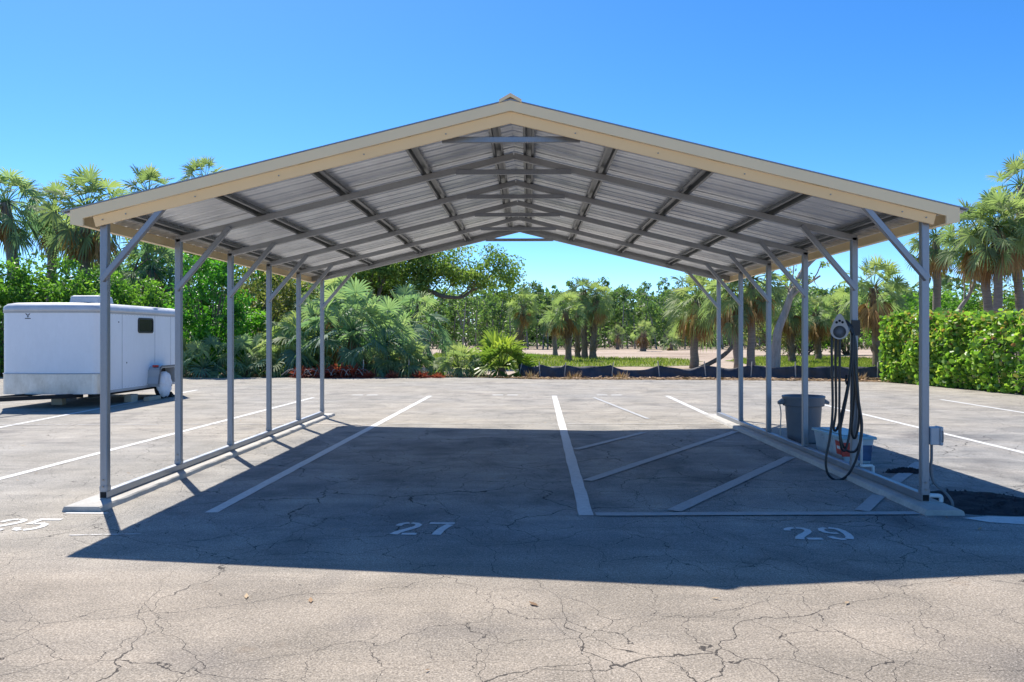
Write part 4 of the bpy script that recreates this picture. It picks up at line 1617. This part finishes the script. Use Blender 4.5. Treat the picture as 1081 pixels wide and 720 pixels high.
shrub('yellow green shrub at the left edge behind the trailer', -4, 31, 'green', 1.05, 1.16)
shrub('yellow green shrub rising above the front of the trailer', 54, 32.5, 'green', 1.15, 1.22)
shrub('dense green shrub above the trailer roof unit', 104, 32, 'green', .95, 1.08)
shrub('small loose green shrub above the trailer side window', 146, 33, 'green', .9, 1.0)
shrub('vivid green leafy tree between the second and third left posts', 222, 31, 'vivid', 1.12, 1.15, name='leafy_tree', cat='tree')
shrub('vivid low shrub right of the third left post', 262, 32.5, 'vivid', .95, .62)
shrub('olive yellow bush between the third and fourth left posts', 272, 35, 'olive', 1.1, 1.25)
shrub('olive yellow bush behind the fifth left post', 312, 36, 'olive', 1.0, 1.1)
shrub('green bush beyond the left frame edge', -70, 31, 'green', 1.2, 1.2)
BG = 'tall green trees closing the view on the left'
for px, d, sx, sz, lab in ((-60, 45, 1.3, .9, 'dark green tree beyond the left frame edge'), (118, 44, 1.1, .9, 'tall green tree in the gap between the full palm and the roof'),
                           (190, 42, 1.1, 1.08, 'tall green tree behind the vivid leafy tree'), (250, 43, 1.15, 1.1, 'tall green tree under the roof eave behind the third left post'),
                           (305, 44, 1.1, 1.1, 'tall green tree under the eave behind the fifth left post'), (350, 46, 1.0, 1.05, 'tall green tree behind the upright bluish palm'),
                           (395, 48, 1.0, .95, 'tall green tree left of the spreading tree')):
    shrub(lab, px, d, 'wide', sx, sz, BG, 'leafy_tree', 'tree')
GB = 'green bushes at the back of the right grove'
for px, d, k, sx, sz, lab in ((815, 64, 'olive', 1.6, 1.0, 'olive bush behind the booted grove palm'), (850, 66, 'green', 1.6, 1.15, 'green bush behind the grove left of the hose hanger'),
                              (895, 66, 'olive', 1.7, 1.2, 'olive bush behind the grove right of the hose hanger'), (945, 60, 'green', 1.5, 1.2, 'green bush behind the full headed palm'),
                              (985, 48, 'green', 1.4, 1.1, 'dense green bush over the hedge under the roof corner'), (1015, 46, 'green', 1.3, 1.05, 'green bush over the middle of the hedge'),
                              (1060, 45, 'olive', 1.5, 1.1, 'olive bush behind the three tall palm trunks'), (1110, 44, 'green', 1.5, 1.2, 'green bush at the right edge behind the palms')):
    shrub(lab, px, d, k, sx, sz, GB, 'bush', 'bush')


# --- branching trees
def branch(tr_, tips, p, d, L, r, depth, rn, wig=.25, ratio=.72, nchild=(2, 3), up=.12):
    pts = [Vector(p)]
    dd = Vector(d).normalized()
    k = 4
    for i in range(k):
        dd = (dd + Vector((rn.gauss(0, wig), rn.gauss(0, wig), rn.gauss(0, wig) + up)) * .5).normalized()
        pts.append(pts[-1] + dd * L / k)
    tr_.tube(pts, [r * (1 - .45 * i / k) for i in range(k + 1)], 7 if r > .05 else 4, False)
    if depth == 0:
        tips.append((pts[-1], L))
        tips.append((pts[-2], L))
        return
    if depth <= 1:
        tips.append((pts[-1], L))
    for _ in range(rn.randint(*nchild)):
        q_ = pts[rn.randint(2, k)]
        s_ = Vector((rn.gauss(0, 1), rn.gauss(0, 1), rn.gauss(0, .6)))
        nd = (dd * 1.0 + s_ * .75).normalized()
        branch(tr_, tips, q_, nd, L * ratio * rn.uniform(.75, 1.15), r * .55, depth - 1, rn, wig, ratio, nchild, up)


# spreading oak with a crooked bare limb
x, y = at(418, 40)
oak = thing('oak_tree', 'broad spreading tree with a crooked grey limb behind the bluish palms', 'tree', (x, y, -.06), 0, None, False)
rn = random.Random(77)
tg_, lg, tips = MB(), MB(), []
tg_.tube(spline([(0, 0, -.05), (.05, 0, 1.0), (.0, 0, 2.2)], 4), [.34 - .012 * i for i in range(9)], 10)
for dvec, L, dep in (((-.9, -.2, .65), 1.9, 3), ((-.3, .5, 1), 2.0, 3), ((.35, -.3, 1), 2.0, 3), ((.75, .1, .75), 2.3, 3), ((.95, -.25, .42), 2.3, 3), ((-.6, -.5, .9), 1.8, 3)):
    branch(tg_, tips, (0, 0, 2.0), dvec, L, .15, dep, rn, .3, .68, (2, 3), .10)
lx = .04578  # metres per photo pixel at this depth
limb = [(.4, -.1, hz(305, 40)), (1.6, -.4, hz(306, 40)), (2.3, -.5, hz(312, 40)), (3.2, -.5, hz(313, 40)), (3.7, -.4, hz(306, 40)), (4.5, -.3, hz(300, 40))]
sp = spline(limb, 5)
tg_.tube(sp, [.14 - .1 * i / (len(sp) - 1) for i in range(len(sp))], 7, False)
for p in sp[10::4]:
    branch(tg_, tips, p, (.7, rn.uniform(-.5, .5), .6), 1.2, .04, 1, rn)
for k in range(150):
    # fill the crown outline towards the right
    t = rn.random()
    tips.append((Vector((-3.0 + 9.0 * t, rn.uniform(-1.4, 1.6), hz(rn.uniform(258, 300), 40) - 1.6 * max(0, t - .75) * 2 - .9 * max(0, .35 - t))), .9))
for c_, L in tips:
    if c_.z < 2.2:
        continue
    clump(lg, c_, rn.uniform(.35, .7), rn.randint(44, 80), .09, rn, rn.uniform(.25, .7), .28, .7)
tg_.build('trunk', M['bark'], oak, True)
lg.build('crown', M['oak'], oak)


def thin_tree(label, px, d, pts, r, leafy, seed, mat='bark_pale', name='bare_tree', depth=2, L=1.6, size=.07, nl=26, group=None):
    x, y = at(px, d)
    root = thing(name, label, 'tree', (x, y, -.06), 0, group, False)
    rn = random.Random(seed)
    a, b, tp = MB(), MB(), []
    sp = spline(pts, 5)
    a.tube(sp, [r * (1.25 - .8 * i / (len(sp) - 1)) for i in range(len(sp))], 8, False)
    for k in range(len(sp) // 2, len(sp), 3):
        branch(a, tp, sp[k], (rn.uniform(-1, 1), rn.uniform(-.6, .6), .8), L, r * .4, depth, rn, .35, .7, (1, 3), .1)
    for c_, _ in tp:
        if rn.random() < leafy:
            clump(b, c_, rn.uniform(.2, .4), nl, size, rn, rn.uniform(.3, .7), .3)
    a.build('trunk', M[mat], root, True)
    if b.f:
        b.build('crown', M['oak'], root)
    return root


thin_tree('leaning grey tree with open twiggy crown among the right hand posts', 818, 33,
          [(0, 0, 0), (.05, 0, .9), (.12, 0, 1.7), (.45, .1, 2.5), (.7, 0, 3.3), (1.3, .2, 4.3), (2.1, .2, 5.0)], .17, .5, 5, L=1.5)
thin_tree('small crooked tree with sparse leaves over the hedge', 1010, 34,
          [(0, 0, 0), (.05, 0, 1.6), (.0, 0, 2.4), (.5, 0, 3.2), (.75, 0, 3.9), (.6, 0, 4.5)], .10, .8, 9, L=1.1)
thin_tree('dark slender tree against the sky above the trailer', 128, 37,
          [(0, 0, 0), (.2, 0, 2.0), (.1, 0, 3.2), (.5, 0, 4.2), (.8, 0, 5.0)], .08, .5, 14, 'bark', L=1.1)
x, y = at(752, 37)
g = MB()
g.tube(spline([(x - .7, y, -.05), (x - .1, y + .1, .22), (x + .5, y + .2, .55), (x + .95, y + .3, .95)], 6), .10, 8)
g.tube(spline([(x + .95, y + .3, .93), (x + .7, y + .3, 1.5), (x + .35, y + .35, 2.0), (x + .25, y + .4, 2.5)], 5), [.09 - .004 * i for i in range(16)], 8)
tag(g.build('fallen_trunk', M['bark'], None, True, origin=(x, y, 0)), 'bent fallen trunk lying behind the silt fence by the pale smooth palm', 'fallen trunk')

# hedge of round sea grape leaves
rn = random.Random(99)
hd = thing('sea_grape_hedge', 'clipped hedge of large round green leaves along the right side of the lot', 'hedge', (13.2, 13, 0), 0, None, False)
path = [(12.55, 19.6), (12.75, 17.5), (13.0, 15), (13.6, 11.5), (14.7, 6), (16.2, -1)]
wdh, hh0 = .95, 2.10
g, gs, gn = MB(), MB(), MB()


def along(t):
    t *= len(path) - 1
    i = min(int(t), len(path) - 2)
    f = t - i
    a, b = Vector(path[i]), Vector(path[i + 1])
    tn = (b - a).normalized()
    return a + (b - a) * f, tn


ox, oy = hd.location.x, hd.location.y
seg = [(Vector(b) - Vector(a)).length for a, b in zip(path[:-1], path[1:])]


def hedge_pt():
    t = rn.random() ** 1.35
    c, tn = along(t)
    hh = hh0 - .22 * min(1, t / .5)
    no = Vector((-tn.y, tn.x))        # points to +x side or -x
    if no.x > 0:
        no = -no                       # towards the lot
    lump = .05 * math.sin(c.y * 1.9) + .05 * math.sin(c.y * 4.3 + 1)
    r_ = rn.random()
    if r_ < .62:                       # face to the lot
        z = hh * rn.random() ** .9
        bulge = wdh + lump + .14 * math.sin(PI * min(1, z / hh)) + .05 * math.sin(z * 5 + c.y * 2.3)
        p = c + no * (bulge - abs(rn.gauss(0, .16)))
    elif r_ < .9:
        z = hh + lump * .7 + rn.gauss(0, .06) + .04 * math.sin(c.y * 3.1) - .0
        p = c + no * rn.uniform(-wdh, wdh)
    else:
        z = hh * rn.random()
        p = c + no * rn.uniform(-wdh, wdh * .8)
    return p, max(.05, z), t, no


for _ in range(17000):
    p, z, t, no = hedge_pt()
    if t < .04:
        p = p + Vector((0, rn.uniform(-.3, .3)))
    val = min(.9, max(0, rn.gauss(.42, .22)))
    leaf(g, Vector((p.x - ox, p.y - oy, z)), rn.uniform(.085, .135), rn, val, 7, .8)
for _ in range(2600):
    p, z, t, no = hedge_pt()
    if z < 1.2:
        continue
    leaf(gn, Vector((p.x - ox, p.y - oy, z + .03)), .085, rn, rn.random(), 6, .6)
for _ in range(260):
    t = rn.random()
    c, tn = along(t)
    x = c.x + rn.uniform(-.5, .2) - ox
    y = c.y + rn.uniform(-.2, .2) - oy
    gs.tube([(x, y, -.05), (x + rn.uniform(-.3, .3), y + rn.uniform(-.3, .3), 1.0), (x + rn.uniform(-.6, .5), y + rn.uniform(-.4, .4), 2.0)], [.03, .022, .01], 4, False)
# end facing the field
for _ in range(1400):
    z = hh0 * rn.random()
    a = rn.uniform(0, PI)
    p = Vector(path[0]) + Vector((math.cos(a) * (wdh + .1), math.sin(a) * .7)) * rn.uniform(.7, 1.05)
    leaf(g, Vector((p.x - ox, p.y - oy, z)), .11, rn, min(.74, max(0, rn.gauss(.36, .2))), 7, .8)
g.build('foliage', M['grape'], hd)
gn.build('young_leaf', M['grape_new'], hd)['kind'] = 'stuff'
gs.build('stem', M['bark'], hd)

# red low plants and grey dead stems under the bluish palms
RL = to_mesh(crown_mesh(61, 34, .06, .55, 12, .35, 5, .022), 'red_foliage', M['red_leaf'])
for i, (px, d, sc, lab) in enumerate((
        (318, 28.9, .9, 'red leaved plant left of the rearmost left post'), (340, 28.9, 1.05, 'tall red leaved plant right behind the rearmost left post'),
        (357, 28.9, 1.1, 'bright red plant before the tallest drooping palm'), (372, 28.9, 1.05, 'bright red plant right of the rearmost post by the first white stake'),
        (388, 28.75, .8, 'low red plant just right of the first white stake'), (415, 28.75, .75, 'low dull red plant left of the second white stake'),
        (444, 28.75, .8, 'low dull red plant right of the second white stake'), (462, 28.75, .6, 'small dull red plant before the small dull palmetto'))):
    x, y = at(px, d)
    root = thing('red_plant', lab, 'plant', (x, y, -.05), 0, 'red plants at the back of the lot', False)
    child('red_foliage', RL, root, (0, 0, .12 if i < 4 else .0), sc, i * 1.3)
    if i < 4:
        g = MB()
        for k in range(7):
            a = k * .9
            g.tube(spline([(math.cos(a) * .1, math.sin(a) * .1, 0), (math.cos(a) * .35, math.sin(a) * .3, .35), (math.cos(a) * .7, math.sin(a) * .5, .15)], 4), .014, 4, False)
        g.build('stem', M['bark_pale'], root)

# stakes
for px, lab in ((383, 'white wooden stake standing by the bright red plants'), (431, 'white wooden stake standing by the small green palmetto')):
    x, y = at(px, 29.2)
    g = MB()
    g.bar((x, y, -.05), (x + .03, y, .62), .045, .03)
    tag(g.build('wooden_stake', M['stake'], None, origin=(x, y, 0)), lab, 'stake', 'stakes at the edge of the lot')

# silt fence
sf = thing('silt_fence', 'low sagging black fabric silt fence on wooden stakes along the field', 'fence', at(740, 28.9) + (0,))
pts = [(548, 29.6), (570, 29.2), (596, 29.0), (645, 29.0), (697, 28.9), (745, 28.8), (792, 28.7), (840, 28.5), (880, 28.4), (925, 28.0), (985, 27.9), (1010, 29.5)]
P = [Vector(at(*p)) for p in pts]
rn = random.Random(8)
vs, fs = [], []
rows = 6
cols = 0
for i in range(len(P) - 1):
    k = 12
    for j in range(k):
        t = j / k
        c = P[i] + (P[i + 1] - P[i]) * t
        if j == 0:
            sag, skew = rn.uniform(.04, .19), rn.uniform(.7, 1.5)
        top = .44 - sag * math.sin(PI * t ** skew) + .015 * math.sin(11 * t + i)
        for r_ in range(rows):
            u = r_ / (rows - 1)
            off = .06 * math.sin(7 * t + i * 2 + u * 3) * math.sin(PI * t) + .05 * math.sin(PI * u) * math.sin(PI * t)
            vs.append((c.x + .02 * math.sin(9 * t + u * 5), c.y - off - .12 * (1 - u) ** 3, -.04 + (top + .04) * u))
        cols += 1
fs = [(c * rows + r_, (c + 1) * rows + r_, (c + 1) * rows + r_ + 1, c * rows + r_ + 1) for c in range(cols - 1) for r_ in range(rows - 1)]
g = MB()
g.add(vs, fs)
fb = g.build('fence_fabric', M['silt'], sf, True)
fb.modifiers.new('solid', 'SOLIDIFY').thickness = .004
for i, p in enumerate(P[:-1]):
    g = MB()
    g.bar((p.x + rn.uniform(-.04, .04), p.y - .04, -.05), (p.x + rn.uniform(-.1, .1), p.y - .045, .52 + rn.uniform(-.05, .06)), .045, .03)
    g.build('stake', M['stake'], sf)

# dead fronds and dry plants along the fence
for i, (px, d, lab) in enumerate(((605, 28.6, 'dry brown weed before the silt fence below the central palm cluster'), (655, 28.7, 'dry brown weed before the sagging part of the silt fence'),
                                  (560, 28.9, 'dry weed at the left end of the silt fence'), (905, 27.9, 'dry weed before the fence behind the hose loops'), (960, 27.6, 'dry weed at the foot of the hedge end'))):
    x, y = at(px, d)
    g = MB()
    rn = random.Random(i)
    for _ in range(70):
        a = rn.uniform(0, 2 * PI)
        r_ = rn.uniform(.0, .28)
        p = Vector((x + math.cos(a) * r_, y + math.sin(a) * r_ * .6, 0))
        q_ = p + Vector((math.cos(a) * .2 * rn.random(), math.sin(a) * .15, rn.uniform(.08, .3)))
        s_ = Vector((-math.sin(a), math.cos(a), 0)) * .02
        g.add([p - s_, p + s_, q_], [(0, 1, 2)], rn.random())
    tag(g.build('dry_weed', M['litter'], None, origin=(x, y, 0)), lab, 'weed', 'dry weeds along the lot edge')

# ------------------------------------------------------------------ far wood: one mass of thin trunked trees
rn = random.Random(123)
g, gt = MB(), MB()
for row, (d0, n, hmul, cl) in enumerate(((97, 110, .8, 8), (108, 95, 1.0, 9), (120, 90, 1.12, 9))):
    for i in range(n):
        px = 270 + (1000 - 270) * (i + rn.random()) / n
        d = d0 + rn.uniform(-4, 5)
        x, y = at(px, d)
        h = hmul * rn.uniform(6.0, 8.6)
        if rn.random() < .12:
            h *= 1.15
        lean = rn.gauss(0, .5)
        gt.tube([(x, y, -.06), (x + lean * .4, y, h * .45), (x + lean, y, h * .9)], [.10, .08, .03], 4, False)
        if rn.random() < .5:
            gt.tube([(x, y, .6), (x + rn.uniform(-1, 1), y, h * .5)], [.06, .03], 4, False)
        for k in range(cl):
            t = rn.random() ** .75
            z = h * (.28 + .72 * t)
            sp_ = .95 * (1.15 - .75 * t)
            c = (x + lean * t + rn.gauss(0, sp_ * .7), y + rn.gauss(0, sp_ * .6), z)
            clump(g, c, rn.uniform(.45, .95), 26, .24, rn, rn.uniform(.2, .7), .25, .9)
        # undergrowth
        for k in range(3):
            clump(g, (x + rn.gauss(0, .9), y - rn.random(), rn.uniform(.2, 2.2)), rn.uniform(.5, 1.0), 16, .22, rn, rn.uniform(.05, .4), .2)
fw = struct(g.build('far_woodland', M['wood_leaf']), 'stuff')
o = struct(gt.build('woodland_trunk', M['bark_pale'], fw), 'stuff')
# lower, wider woods beyond, for the sides
g = MB()
for i in range(560):
    px = rn.uniform(-500, 1600) if i < 300 else rn.uniform(240, 1000)
    d = rn.uniform(124, 136) if 240 < px < 1000 else rn.uniform(75, 110)
    x, y = at(px, d)
    h = rn.uniform(5.5, 8.6)
    for k in range(7):
        clump(g, (x + rn.gauss(0, 1.2), y + rn.gauss(0, 1), h * rn.uniform(.1, 1)), rn.uniform(1.0, 1.7), 18, .45, rn, rn.uniform(.1, .55), .25, .9)
struct(g.build('distant_woods', M['wood_leaf']), 'stuff')

for o in bpy.data.objects:
    if '_abs' in o:
        del o['_abs']
